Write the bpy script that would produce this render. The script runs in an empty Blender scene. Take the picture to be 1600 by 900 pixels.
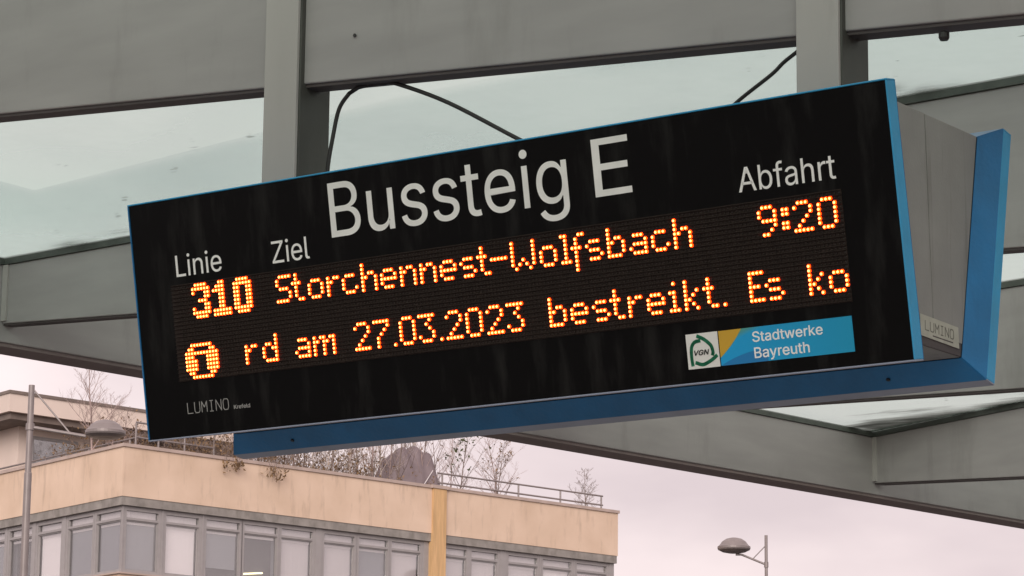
import bpy, bmesh, math, random, json
from mathutils import Vector, Matrix
S = bpy.context.scene
col = S.collection
V = Vector

# ------------------------------------------------------------------ camera
CAMZ = 1.6
cam_d = bpy.data.cameras.new('camera')
cam_d.sensor_width = 36.0
cam_d.lens = 105.09
cam_d.clip_start = 0.05
cam_d.clip_end = 3000
cam = bpy.data.objects.new('camera', cam_d)
right = V((0.8098, 0.5866, 0.0107)).normalized()
fwd = V((-0.5767, 0.7926, 0.1978)).normalized()
right = (right - fwd * right.dot(fwd)).normalized()
up = right.cross(fwd).normalized()
mw = Matrix((right, up, -fwd)).transposed().to_4x4()
mw.translation = V((0, 0, CAMZ))
cam.matrix_world = mw
col.objects.link(cam)
S.camera = cam

# ------------------------------------------------------------------ world: bright overcast morning
SUN_EL, SUN_AZ = math.radians(22), math.radians(153)    # azimuth of the direction to the sun, from +Y towards +X
w = bpy.data.worlds.new('World'); S.world = w; w.use_nodes = True
nt = w.node_tree; N = nt.nodes; L = nt.links
N.clear()
out = N.new('ShaderNodeOutputWorld'); bg = N.new('ShaderNodeBackground'); bg2 = N.new('ShaderNodeBackground')
sky = N.new('ShaderNodeTexSky'); sky.sky_type = 'NISHITA'; sky.sun_disc = False
sky.sun_elevation = SUN_EL; sky.sun_rotation = SUN_AZ
L.new(sky.outputs[0], bg.inputs[0]); bg.inputs[1].default_value = 0.05
tc = N.new('ShaderNodeTexCoord'); mp = N.new('ShaderNodeMapping'); mp.inputs['Scale'].default_value = (1, 1, 2.6)
nz = N.new('ShaderNodeTexNoise'); nz.inputs['Scale'].default_value = 5.5; nz.inputs['Detail'].default_value = 5; nz.inputs['Roughness'].default_value = .5
cr = N.new('ShaderNodeValToRGB')
cr.color_ramp.elements[0].position = .32; cr.color_ramp.elements[0].color = (.67, .56, .575, 1)
cr.color_ramp.elements[1].position = .68; cr.color_ramp.elements[1].color = (.97, .82, .81, 1)
L.new(tc.outputs['Generated'], mp.inputs[0]); L.new(mp.outputs[0], nz.inputs[0]); L.new(nz.outputs[0], cr.inputs[0])
L.new(cr.outputs[0], bg2.inputs[0]); bg2.inputs[1].default_value = 0.73
mx = N.new('ShaderNodeMixShader'); mx.inputs[0].default_value = .93      # thick cloud cover over the clear sky
L.new(bg.outputs[0], mx.inputs[1]); L.new(bg2.outputs[0], mx.inputs[2]); L.new(mx.outputs[0], out.inputs[0])

sd = bpy.data.lights.new('sun', 'SUN'); sd.energy = 1.5; sd.angle = math.radians(40); sd.color = (1, .93, .86)
sun = bpy.data.objects.new('sun', sd); col.objects.link(sun)
d = V((math.sin(SUN_AZ) * math.cos(SUN_EL), math.cos(SUN_AZ) * math.cos(SUN_EL), math.sin(SUN_EL)))
sun.rotation_euler = d.to_track_quat('Z', 'Y').to_euler(); sun.location = (20, 5, 30)

S.view_settings.view_transform = 'Standard'; S.view_settings.look = 'None'
S.view_settings.exposure = 0.70; S.view_settings.gamma = 1.0; S.view_settings.use_curve_mapping = False
S.cycles.max_bounces = 10; S.cycles.transparent_max_bounces = 24

# ------------------------------------------------------------------ materials
def mat(name, base, rough=.6, metal=0., var=.12, scale=8., bump=0., bscale=60., stretch=(1, 1, 1), dark=None, spec=.5, coat=0., streak=None):
    m = bpy.data.materials.new(name); m.use_nodes = True
    nt = m.node_tree; N = nt.nodes; L = nt.links; b = N['Principled BSDF']
    b.inputs['Roughness'].default_value = rough; b.inputs['Metallic'].default_value = metal
    b.inputs['Specular IOR Level'].default_value = spec; b.inputs['Coat Weight'].default_value = coat
    tc = N.new('ShaderNodeTexCoord'); mp = N.new('ShaderNodeMapping'); mp.inputs['Scale'].default_value = stretch
    L.new(tc.outputs['Object'], mp.inputs[0])
    nz = N.new('ShaderNodeTexNoise'); nz.inputs['Scale'].default_value = scale; nz.inputs['Detail'].default_value = 6
    L.new(mp.outputs[0], nz.inputs[0])
    r = N.new('ShaderNodeValToRGB')
    lo = dark if dark else tuple(c * (1 - var) for c in base)
    hi = tuple(min(1, c * (1 + var)) for c in base)
    r.color_ramp.elements[0].position = .3; r.color_ramp.elements[0].color = (*lo, 1)
    r.color_ramp.elements[1].position = .7; r.color_ramp.elements[1].color = (*hi, 1)
    L.new(nz.outputs[0], r.inputs[0]); L.new(r.outputs[0], b.inputs['Base Color'])
    if streak:      # grime: (amount, horizontal scale, vertical scale, threshold, colour) - run-off streaks and smudges
        am, sx, sz, th_, colr = streak
        ms = N.new('ShaderNodeMapping'); ms.inputs['Scale'].default_value = (sx, sx, sz); L.new(tc.outputs['Object'], ms.inputs[0])
        ns = N.new('ShaderNodeTexNoise'); ns.inputs['Scale'].default_value = 1; ns.inputs['Detail'].default_value = 8; ns.inputs['Roughness'].default_value = .62
        L.new(ms.outputs[0], ns.inputs[0])
        rs = N.new('ShaderNodeMapRange'); rs.inputs['From Min'].default_value = th_; rs.inputs['From Max'].default_value = th_ + .2; rs.inputs['To Max'].default_value = am
        L.new(ns.outputs[0], rs.inputs[0])
        mm = N.new('ShaderNodeMix'); mm.data_type = 'RGBA'; L.new(rs.outputs[0], mm.inputs['Factor']); L.new(r.outputs[0], mm.inputs[6]); mm.inputs[7].default_value = (*colr, 1)
        L.new(mm.outputs[2], b.inputs['Base Color'])
        rr_ = N.new('ShaderNodeMapRange'); rr_.inputs['To Min'].default_value = max(rough - .1, 0); rr_.inputs['To Max'].default_value = min(rough + .15, 1)
        L.new(ns.outputs[0], rr_.inputs[0]); L.new(rr_.outputs[0], b.inputs['Roughness'])
    if bump:
        n2 = N.new('ShaderNodeTexNoise'); n2.inputs['Scale'].default_value = bscale; n2.inputs['Detail'].default_value = 4
        L.new(mp.outputs[0], n2.inputs[0])
        bp = N.new('ShaderNodeBump'); bp.inputs['Strength'].default_value = bump; bp.inputs['Distance'].default_value = .01
        L.new(n2.outputs[0], bp.inputs['Height']); L.new(bp.outputs[0], b.inputs['Normal'])
    return m
def emit(name, c, s):
    m = bpy.data.materials.new(name); m.use_nodes = True
    b = m.node_tree.nodes['Principled BSDF']; b.inputs['Base Color'].default_value = (*c, 1)
    b.inputs['Emission Color'].default_value = (*c, 1); b.inputs['Emission Strength'].default_value = s
    b.inputs['Roughness'].default_value = .4
    return m

M = {}
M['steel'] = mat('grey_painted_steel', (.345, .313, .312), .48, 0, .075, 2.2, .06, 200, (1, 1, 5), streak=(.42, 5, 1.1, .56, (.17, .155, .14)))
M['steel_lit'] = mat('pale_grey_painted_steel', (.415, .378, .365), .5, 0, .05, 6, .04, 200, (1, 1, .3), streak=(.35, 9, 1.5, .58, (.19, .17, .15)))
M['shaded_post_side'] = mat('shaded_post_steel', (.06, .056, .05), .55, 0, .25, 5, .05, 120, (1, 1, .5))  # shade on the sides of the hanger posts, put into a dark colour
M['under'] = mat('dark_brown_grey', (.075, .058, .058), .6, 0, .15, 5)  # girder underside shade put into the colour; dark board details share it
M['rimunder'] = mat('shaded_mauve_brown', (.22, .165, .16), .6, 0, .1, 5)  # shade beneath the edge beam is part of this colour
M['gasket'] = mat('dark_green_gasket', (.075, .082, .072), .55, 0, .2, 12)
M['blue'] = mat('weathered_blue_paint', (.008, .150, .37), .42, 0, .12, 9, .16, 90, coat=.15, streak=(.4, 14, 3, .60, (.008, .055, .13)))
M['bluelight'] = mat('brightened_blue_paint', (.030, .33, .62), .40, 0, .10, 9, .12, 90, coat=.15, streak=(.35, 14, 3, .60, (.02, .10, .22)))  # frame blue brightened: the light its rim catches is in the colour
M['lip'] = mat('blue_grey_trim', (.30, .32, .42), .42, 0, .08, 9)  # lower edge, paler and greyer than the rest of the frame
M['bodygrey'] = mat('grey_powder_coat', (.265, .25, .238), .5, 0, .07, 10, .08, 150, streak=(.75, 26, 1.6, .56, (.11, .095, .08)))
M['louvre'] = mat('matt_black_plastic', (.026, .016, .012), .6, 0, .2, 40, spec=.3)
M['unlit'] = mat('unlit_led_lens', (.026, .019, .015), .35, 0, .2, 40)
M['white'] = mat('white_vinyl_film', (.93, .90, .885), .5, 0, .05, 30)
M['offwhite'] = mat('aged_white_vinyl', (.90, .87, .85), .5, 0, .08, 14)
M['thin'] = mat('grey_screen_print', (.33, .32, .31), .5, 0, .08, 50)
M['thin2'] = mat('worn_grey_print', (.13, .12, .10), .5, 0, .4, 60)
M['green'] = mat('green_print', (.01, .235, .115), .45, 0, .06, 30)
M['black'] = mat('black_print', (.006, .006, .007), .5, 0, .1, 30)
M['tilewhite'] = mat('white_sticker', (.80, .78, .75), .45, 0, .04, 20)
M['plate'] = mat('aged_beige_sticker', (.42, .40, .34), .5, 0, .10, 40)
M['core'] = emit('amber_led_core', (1.0, .30, .07), 5.5)
M['ring'] = emit('amber_led_edge', (1.0, .036, .0012), 4.8)
M['halo'] = emit('amber_led_halo', (1.0, .03, .0008), .30)  # glow around each LED, put in as a dim emissive ring
M['rubber'] = mat('black_cable_rubber', (.022, .018, .018), .5, 0, .2, 30)
M['screw'] = mat('dark_screw', (.012, .014, .02), .5, 0, .1, 30)
# building
M['render'] = mat('cream_render', (.73, .555, .43), .85, 0, .05, 1.3, .12, 30, dark=(.66, .49, .365), streak=(.5, 4.5, 1.0, .54, (.36, .26, .19)))
M['render_l'] = mat('pale_render', (.74, .62, .55), .85, 0, .06, 1.1, .1, 20)
M['coping'] = mat('pale_coping_metal', (.47, .37, .325), .6, 0, .1, 4)
M['fasciagrey'] = mat('grey_concrete_band', (.29, .265, .245), .8, 0, .22, 3.5, .2, 25, streak=(.6, 4, 2, .5, (.14, .125, .11)))
M['winframe'] = mat('grey_aluminium', (.34, .315, .315), .5, 0, .05, 8)
M['wood'] = mat('yellow_timber', (.66, .42, .21), .7, 0, .14, 3, .1, 30, (6, 6, .5), streak=(.5, 7, .5, .5, (.36, .23, .12)))
M['inside'] = mat('dark_interior', (.05, .045, .045), .9, 0, .2, 1)
M['blind'] = mat('white_fabric_blind', (.92, .86, .87), .8, 0, .03, 3, .1, 20, (14, 14, .6))
M['blindgrey'] = mat('grey_fabric_blind', (.255, .26, .285), .8, 0, .05, 3, .1, 20, (14, 14, .6))
M['blindmid'] = mat('pale_grey_fabric_blind', (.66, .61, .62), .8, 0, .05, 3, .1, 20, (14, 14, .6))
M['darkfascia'] = mat('brown_fascia', (.19, .15, .13), .7, 0, .2, 3)
M['rail'] = mat('galvanised_rail', (.27, .235, .23), .45, .3, .1, 10)
M['bark'] = mat('bare_twig_bark', (.20, .15, .13), .85, 0, .25, 10)
M['birch'] = mat('birch_bark', (.50, .43, .38), .8, 0, .35, 9, stretch=(1, 1, 3), dark=(.14, .11, .10))
M['hazetwig'] = mat('pinkish_thin_twigs', (.36, .27, .25), .85, 0, .2, 10)
M['leaf'] = mat('dull_green_leaf', (.075, .085, .035), .7, 0, .35, 6)
M['brown_leaf'] = mat('withered_leaf', (.22, .135, .065), .8, 0, .35, 6)
M['tarp'] = mat('grey_purple_tarpaulin', (.22, .175, .185), .7, 0, .1, 4, .3, 12)
M['gravel'] = mat('roof_gravel', (.22, .2, .18), .9, 0, .2, 20)
M['lamp'] = mat('lamp_grey_metal', (.25, .215, .21), .45, .2, .08, 6)
M['lamp_under'] = mat('lamp_diffuser', (.17, .14, .135), .35, 0, .1, 10)
M['asphalt'] = mat('asphalt', (.075, .072, .070), .9, 0, .2, 4, .3, 60)
M['paving'] = mat('platform_paving', (.24, .23, .22), .85, 0, .15, 6, .2, 40)
M['kerbstone'] = mat('kerb_stone', (.30, .29, .27), .8, 0, .12, 8, .2, 40)
M['paint'] = mat('road_marking_paint', (.7, .7, .68), .7, 0, .1, 10)
M['tube'] = emit('ceiling_tube_light', (1.0, .90, .52), 1.6)

def black_panel():
    m = bpy.data.materials.new('dusty_black_acrylic'); m.use_nodes = True
    nt = m.node_tree; N = nt.nodes; L = nt.links; b = N['Principled BSDF']
    tc = N.new('ShaderNodeTexCoord'); mp = N.new('ShaderNodeMapping'); mp.inputs['Scale'].default_value = (11, 11, .9)
    L.new(tc.outputs['Object'], mp.inputs[0])
    a = N.new('ShaderNodeTexNoise'); a.inputs['Scale'].default_value = 1.6; a.inputs['Detail'].default_value = 7; a.inputs['Roughness'].default_value = .62
    L.new(mp.outputs[0], a.inputs[0])
    r = N.new('ShaderNodeValToRGB')
    r.color_ramp.elements[0].position = .50; r.color_ramp.elements[0].color = (.0030, .0030, .0031, 1)
    r.color_ramp.elements[1].position = .84; r.color_ramp.elements[1].color = (.024, .023, .022, 1)
    L.new(a.outputs[0], r.inputs[0]); L.new(r.outputs[0], b.inputs['Base Color'])
    b.inputs['Roughness'].default_value = .3; b.inputs['Specular IOR Level'].default_value = .12
    n2 = N.new('ShaderNodeTexNoise'); n2.inputs['Scale'].default_value = 300
    L.new(tc.outputs['Object'], n2.inputs[0])
    bp = N.new('ShaderNodeBump'); bp.inputs['Strength'].default_value = .04; bp.inputs['Distance'].default_value = .002
    L.new(n2.outputs[0], bp.inputs['Height']); L.new(bp.outputs[0], b.inputs['Normal'])
    return m
M['face'] = black_panel()

def glass_roof(name, tint, haze, dirt_edge=True, dirt=.06):
    # canopy glass: tinted, slightly milky, grime washed against its far edge (v -> 1)
    m = bpy.data.materials.new(name); m.use_nodes = True
    nt = m.node_tree; N = nt.nodes; L = nt.links; N.clear()
    o = N.new('ShaderNodeOutputMaterial')
    tr = N.new('ShaderNodeBsdfTransparent'); tr.inputs[0].default_value = (*tint, 1)
    tl = N.new('ShaderNodeBsdfTranslucent'); tl.inputs[0].default_value = (.88, .90, .89, 1)
    mx = N.new('ShaderNodeMixShader')
    tc = N.new('ShaderNodeTexCoord')
    nz = N.new('ShaderNodeTexNoise'); nz.inputs['Scale'].default_value = .9; nz.inputs['Detail'].default_value = 5
    L.new(tc.outputs['Object'], nz.inputs[0])
    mr = N.new('ShaderNodeMapRange'); mr.inputs['From Min'].default_value = .3; mr.inputs['From Max'].default_value = .7
    mr.inputs['To Min'].default_value = haze - .08; mr.inputs['To Max'].default_value = haze + .08
    L.new(nz.outputs[0], mr.inputs[0]); L.new(mr.outputs[0], mx.inputs[0])
    L.new(tr.outputs[0], mx.inputs[1]); L.new(tl.outputs[0], mx.inputs[2])
    last = mx
    if dirt_edge:
        uv = N.new('ShaderNodeUVMap'); sp = N.new('ShaderNodeSeparateXYZ'); L.new(uv.outputs[0], sp.inputs[0])
        mp = N.new('ShaderNodeMapping'); mp.inputs['Scale'].default_value = (1.3, 5, 1)
        L.new(tc.outputs['Object'], mp.inputs[0])
        n2 = N.new('ShaderNodeTexNoise'); n2.inputs['Scale'].default_value = 1.4; n2.inputs['Detail'].default_value = 6
        L.new(mp.outputs[0], n2.inputs[0])
        ad = N.new('ShaderNodeMath'); ad.operation = 'MULTIPLY_ADD'; ad.inputs[1].default_value = .42
        L.new(n2.outputs[0], ad.inputs[0]); L.new(sp.outputs[1], ad.inputs[2])
        m2 = N.new('ShaderNodeMapRange'); m2.interpolation_type = 'SMOOTHSTEP'
        m2.inputs['From Min'].default_value = 1.25 - dirt; m2.inputs['From Max'].default_value = 1.35 - dirt
        m2.inputs['To Min'].default_value = 0; m2.inputs['To Max'].default_value = .85
        L.new(ad.outputs[0], m2.inputs[0])
        # small leaf scraps and droppings
        n3 = N.new('ShaderNodeTexNoise'); n3.inputs['Scale'].default_value = 9; n3.inputs['Detail'].default_value = 2
        mp3 = N.new('ShaderNodeMapping'); mp3.inputs['Scale'].default_value = (.8, 1.6, 1); L.new(tc.outputs['Object'], mp3.inputs[0]); L.new(mp3.outputs[0], n3.inputs[0])
        m3 = N.new('ShaderNodeMapRange'); m3.inputs['From Min'].default_value = .735; m3.inputs['From Max'].default_value = .775
        m3.inputs['To Min'].default_value = 0; m3.inputs['To Max'].default_value = .5
        L.new(n3.outputs[0], m3.inputs[0])
        mxm = N.new('ShaderNodeMath'); mxm.operation = 'MAXIMUM'; L.new(m2.outputs[0], mxm.inputs[0]); L.new(m3.outputs[0], mxm.inputs[1])
        dd = N.new('ShaderNodeBsdfTransparent'); dd.inputs[0].default_value = (.16, .17, .15, 1)
        mx2 = N.new('ShaderNodeMixShader'); L.new(mxm.outputs[0], mx2.inputs[0]); L.new(mx.outputs[0], mx2.inputs[1]); L.new(dd.outputs[0], mx2.inputs[2])
        last = mx2
    gl = N.new('ShaderNodeBsdfGlossy'); gl.inputs['Roughness'].default_value = .08
    fr = N.new('ShaderNodeFresnel'); fr.inputs[0].default_value = 1.35
    ml = N.new('ShaderNodeMath'); ml.operation = 'MULTIPLY'; ml.inputs[1].default_value = .10; L.new(fr.outputs[0], ml.inputs[0])
    mx3 = N.new('ShaderNodeMixShader'); L.new(ml.outputs[0], mx3.inputs[0]); L.new(last.outputs[0], mx3.inputs[1]); L.new(gl.outputs[0], mx3.inputs[2])
    L.new(mx3.outputs[0], o.inputs[0])
    return m
M['roofglass'] = glass_roof('milky_roof_glass', (.78, .90, .855), .24)
M['roofglass_dirty'] = glass_roof('grimy_roof_glass', (.83, .925, .885), .18, True, .14)
M['shadefilm'] = glass_roof('shade_tint_film', (.925, .945, .95), .04, False)  # faint tint that darkens the glass like a band of shade

def window_glass():
    m = bpy.data.materials.new('window_glass'); m.use_nodes = True
    nt = m.node_tree; N = nt.nodes; L = nt.links; N.clear()
    o = N.new('ShaderNodeOutputMaterial'); tr = N.new('ShaderNodeBsdfTransparent'); tr.inputs[0].default_value = (.97, .97, .97, 1)
    gl = N.new('ShaderNodeBsdfGlossy'); gl.inputs['Roughness'].default_value = .05; gl.inputs[0].default_value = (.9, .9, .9, 1)
    mx = N.new('ShaderNodeMixShader'); mx.inputs[0].default_value = .17
    L.new(tr.outputs[0], mx.inputs[1]); L.new(gl.outputs[0], mx.inputs[2]); L.new(mx.outputs[0], o.inputs[0])
    return m
M['winglass'] = window_glass()

# ------------------------------------------------------------------ mesh helpers
def me_obj(name, verts, faces, m, parent=None, smooth=False, mats=None, fm=None, loc=None):
    me = bpy.data.meshes.new(name); me.from_pydata([tuple(v) for v in verts], [], faces)
    for x in (mats or [m]): me.materials.append(x)
    if fm:
        for p, i in zip(me.polygons, fm): p.material_index = i
    if smooth:
        for p in me.polygons: p.use_smooth = True
    me.update()
    o = bpy.data.objects.new(name, me); col.objects.link(o)
    if parent: o.parent = parent
    if loc is not None: o.location = loc
    return o
def tag(o, label=None, cat=None, group=None, kind=None):
    if label: o['label'] = label
    if cat: o['category'] = cat
    if group: o['group'] = group
    if kind: o['kind'] = kind
    return o
def empty(name, loc=(0, 0, 0), rz=0.):
    o = bpy.data.objects.new(name, None); o.location = loc; o.rotation_euler = (0, 0, rz); o.empty_display_size = .2
    col.objects.link(o); return o
HF = [(0, 3, 2, 1), (4, 5, 6, 7), (0, 1, 5, 4), (1, 2, 6, 5), (2, 3, 7, 6), (3, 0, 4, 7)]
class MB:
    def __init__(s): s.v = []; s.f = []; s.m = []
    def hexa(s, p, mi=0):           # 8 points: bottom ring, top ring
        b = len(s.v); s.v += [V(q) for q in p]; s.f += [tuple(b + i for i in f) for f in HF]; s.m += [mi] * 6
    def box(s, a, b, mi=0):
        (x0, y0, z0), (x1, y1, z1) = a, b
        s.hexa([(x0, y0, z0), (x1, y0, z0), (x1, y1, z0), (x0, y1, z0), (x0, y0, z1), (x1, y0, z1), (x1, y1, z1), (x0, y1, z1)], mi)
    def tube(s, pts, r, n=8, cap=True, mi=0):
        pts = [V(p) for p in pts]; rr = r if isinstance(r, (list, tuple)) else [r] * len(pts)
        b0 = len(s.v); ref = None
        for i, p in enumerate(pts):
            t = (pts[min(i + 1, len(pts) - 1)] - pts[max(i - 1, 0)]).normalized()
            if ref is None: ref = V((0, 0, 1)) if abs(t.z) < .9 else V((1, 0, 0))
            a = (ref - t * ref.dot(t)).normalized(); ref = a; c = t.cross(a)
            for k in range(n):
                an = 2 * math.pi * k / n; s.v.append(p + (a * math.cos(an) + c * math.sin(an)) * rr[i])
        for i in range(len(pts) - 1):
            for k in range(n):
                q = b0 + i * n; s.f.append((q + k, q + (k + 1) % n, q + n + (k + 1) % n, q + n + k)); s.m.append(mi)
        if cap:
            s.f.append(tuple(b0 + k for k in range(n))[::-1]); s.m.append(mi)
            e = b0 + (len(pts) - 1) * n; s.f.append(tuple(e + k for k in range(n))); s.m.append(mi)
    def lathe(s, prof, c, n=32, mi=0):   # prof: (r, z)
        b0 = len(s.v); c = V(c)
        for r, z in prof:
            for k in range(n):
                a = 2 * math.pi * k / n; s.v.append(c + V((r * math.cos(a), r * math.sin(a), z)))
        for i in range(len(prof) - 1):
            for k in range(n):
                q = b0 + i * n; s.f.append((q + k, q + (k + 1) % n, q + n + (k + 1) % n, q + n + k)); s.m.append(mi)
        s.f.append(tuple(b0 + k for k in range(n))[::-1]); s.m.append(mi)
        e = b0 + (len(prof) - 1) * n; s.f.append(tuple(e + k for k in range(n))); s.m.append(mi)
    def build(s, name, m, parent=None, smooth=False, mats=None, bevel=0, loc=None, xf=None):
        vs = [xf(v) for v in s.v] if xf else s.v
        o = me_obj(name, vs, s.f, m, parent, smooth, mats, s.m if mats else None, loc)
        if bevel:
            bm = o.modifiers.new('bevel', 'BEVEL'); bm.width = bevel; bm.segments = 2; bm.limit_method = 'ANGLE'; bm.angle_limit = .6
        return o

# ================================================================== SETTING: ground
g = MB(); g.box((-400, -400, -.5), (400, 500, 0)); tag(g.build('ground', M['asphalt']), kind='structure')
g = MB(); g.box((-9.6, -8, .002), (2.6, 26, .13)); tag(g.build('bus_platform', M['paving'], bevel=.01), kind='structure')
g = MB(); g.box((-9.75, -8, .002), (-9.602, 26, .14)); tag(g.build('platform_kerb', M['kerbstone'], bevel=.01), kind='structure')

# ================================================================== BUS CANOPY
ZT = 3.0 + CAMZ                          # underside of the roof glass
can = empty('bus_canopy', (-6, 12, 0))
tag(can, 'grey steel canopy with milky glass roof above the hanging departure board', 'canopy')
CO = V((-6, 12, 0))
def CW(v): return V(v) - CO
def edge_x(y): return -10.42 + .1174 * (y - 10.06)
# edge beam: box section that runs along the outer rim of the roof
def beam_y(mb, y0, y1, o0, o1, z0, z1):
    mb.hexa([CW((edge_x(y0) + o0, y0, z0)), CW((edge_x(y0) + o1, y0, z0)), CW((edge_x(y1) + o1, y1, z0)), CW((edge_x(y1) + o0, y1, z0)),
             CW((edge_x(y0) + o0, y0, z1)), CW((edge_x(y0) + o1, y0, z1)), CW((edge_x(y1) + o1, y1, z1)), CW((edge_x(y1) + o0, y1, z1))])
mb = MB(); beam_y(mb, 2.0, 27, -.21, 0, 2.59 + CAMZ, ZT - .03); eb = mb.build('edge_beam', M['steel'], can, bevel=.006)
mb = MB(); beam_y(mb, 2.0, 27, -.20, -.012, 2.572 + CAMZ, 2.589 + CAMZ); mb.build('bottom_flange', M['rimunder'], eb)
mb = MB(); beam_y(mb, 2.0, 27, -.2, .012, ZT - .0295, ZT + .006); mb.build('gasket', M['gasket'], eb)
XR = 2.0
def girder(x0, y0, x1, y1, zb_at, slope, xb, th, fl=True, fth=.009):
    # vertical tapering web from (x0,y0) at the edge beam to (x1,y1); bottom edge z = zb_at + slope*(x-xb)
    n = V((y0 - y1, x1 - x0, 0)).normalized()
    if n.y < 0: n = -n
    def zb(x): return zb_at + slope * (x - xb) + CAMZ
    A, B = V((x0, y0, 0)), V((x1, y1, 0))
    def pr(mb, oa, ob, za, zb_, zc, zd):     # za,zb_: bottoms at A,B ; zc,zd: tops
        mb.hexa([CW(A + n * oa + V((0, 0, za))), CW(B + n * oa + V((0, 0, zb_))), CW(B + n * ob + V((0, 0, zb_))), CW(A + n * ob + V((0, 0, za))),
                 CW(A + n * oa + V((0, 0, zc))), CW(B + n * oa + V((0, 0, zd))), CW(B + n * ob + V((0, 0, zd))), CW(A + n * ob + V((0, 0, zc)))])
    mb = MB(); pr(mb, 0, th, zb(x0), zb(x1), ZT - .03, ZT - .03); g = mb.build('girder', M['steel'], can, bevel=.004)
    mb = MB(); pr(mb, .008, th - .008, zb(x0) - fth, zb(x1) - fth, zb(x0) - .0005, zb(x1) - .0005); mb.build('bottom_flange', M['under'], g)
    mb = MB(); pr(mb, -.012, th + .012, ZT - .0295, ZT - .0295, ZT + .006, ZT + .006); mb.build('gasket', M['gasket'], g)
    # end plate welded to the edge beam
    mb = MB(); u = (B - A).normalized(); A2 = A + u * .035
    mb.hexa([CW(A - n * .012 + V((0, 0, zb(x0) + .01))), CW(A2 - n * .012 + V((0, 0, zb(x0) + .01))), CW(A2 - n * .0005 + V((0, 0, zb(x0) + .01))), CW(A - n * .0005 + V((0, 0, zb(x0) + .01))),
             CW(A - n * .012 + V((0, 0, ZT - .033))), CW(A2 - n * .012 + V((0, 0, ZT - .033))), CW(A2 - n * .0005 + V((0, 0, ZT - .033))), CW(A - n * .0005 + V((0, 0, ZT - .033)))])
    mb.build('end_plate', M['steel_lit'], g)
    return g
G = [(2.45, 2.35, 2.273, -.0743, -6.36), (6.13, 6.13, 2.273, -.0743, -6.36), (10.10, 9.49, 2.679, -.0588, -10.39), (13.75, 11.95, 2.4996, -.055, -7.30), (17.24, 12.31, 2.66, -.0893, -9.53), (20.9, 15.2, 2.62, -.09, -9.2), (24.5, 18.2, 2.60, -.09, -8.9)]
for i, (y0, y1, zb, sl, xb) in enumerate(G):
    x0 = edge_x(y0) + .002
    if i in (4, 5, 6): sl = -.05
    if i == 4:      # measured over its first metres only: keep that taper, straight web
        y1 = 17.24 + (-.426) * (XR - x0) * .98; girder(x0, y0, -2.5, 17.24 - .426 * (-2.5 - x0), zb, -.0893, xb, .10)
    elif i > 4: girder(x0, y0, -2.5, y0 - .426 * (-2.5 - x0), zb, -.0893, xb, .10)
    else: girder(x0, y0, XR, y1, zb, sl, xb, .075)
# roof glass, one pane per bay
def gy(i, x):
    y0, y1 = G[i][0], G[i][1]; x0 = edge_x(y0)
    if i >= 4: return y0 - .426 * (x - x0)
    return y0 + (y1 - y0) * (x - x0) / (XR - x0)
def pane(pts, z, m, name, th=.012, parent=None):
    n = len(pts); vs = [CW((x, y, z)) for x, y in pts] + [CW((x, y, z + th)) for x, y in pts]
    fs = [tuple(range(n))[::-1], tuple(range(n, 2 * n))] + [(k, (k + 1) % n, n + (k + 1) % n, n + k) for k in range(n)]
    o = me_obj(name, vs, fs, m, parent or can)
    return o
def set_uv(o, fn):
    uv = o.data.uv_layers.new(name='UVMap')
    for p in o.data.polygons:
        for li in p.loop_indices:
            uv.data[li].uv = fn(o.data.vertices[o.data.loops[li].vertex_index].index)
panes = []
for i in range(len(G) - 1):
    xr = XR if i < 3 else -2.5
    a, b = gy(i, edge_x(G[i][0])) + .05, gy(i + 1, edge_x(G[i + 1][0])) + .05
    pts = [(edge_x(a) - .2, a + .004), (xr, gy(i, xr) + .054), (xr, gy(i + 1, xr) + .05), (edge_x(b) - .2, b)]
    o = pane(pts, ZT, M['roofglass_dirty' if i == 3 else 'roofglass'], 'glass_pane'); set_uv(o, lambda k: ((0, 0), (1, 0), (1, 1), (0, 1))[k % 4]); panes.append(o)
# added tinted sheet: a band of shade on the glass round the second bay's rim
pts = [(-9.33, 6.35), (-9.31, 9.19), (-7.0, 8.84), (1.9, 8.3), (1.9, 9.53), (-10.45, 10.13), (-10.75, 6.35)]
pane(pts, ZT + .016, M['shadefilm'], 'shade_strip', .008, panes[1])
# columns that carry the roof, beyond the right of the view
for y in (gy(1, 1.4) + .05, gy(2, 1.4) + .05):
    mb = MB(); mb.tube([CW((1.4, y, .13)), CW((1.4, y, ZT - .9))], .11, 20); c = mb.build('column', M['steel'], can, smooth=False)
    mb = MB(); mb.box(CW((1.22, y - .18, .131)), CW((1.58, y + .18, .15))); mb.build('base_plate', M['steel'], c)
# hanger posts that carry the departure board
for x0, x1 in ((-5.300, -5.183), (-3.588, -3.470)):
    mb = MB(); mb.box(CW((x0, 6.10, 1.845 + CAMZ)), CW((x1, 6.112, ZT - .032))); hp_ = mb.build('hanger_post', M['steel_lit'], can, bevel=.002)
    mb = MB(); mb.box(CW((x0 + .004, 6.1125, 1.846 + CAMZ)), CW((x1 + .004, 6.243, ZT - .033))); mb.build('shaded_post_side', M['shaded_post_side'], hp_, bevel=.003)  # rear of the post, its side shade painted in
# bolt hanging from the flange, stain-dark rivet on the web
mb = MB(); x = -3.215; zz = 2.273 - .0743 * (x + 6.36) + CAMZ - .016
mb.lathe([(.010, -.022), (.013, -.016), (.013, -.004), (.007, 0.0)], CW((x, 6.16, zz)), 12); mb.build('hanging_bolt', M['rubber'], can)
mb = MB(); P = CW((-5.0, 6.1275, 2.295 + CAMZ)); mb.tube([P, P + V((0, -.003, 0))], .005, 10); mb.build('rivet', M['rubber'], can)

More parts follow.
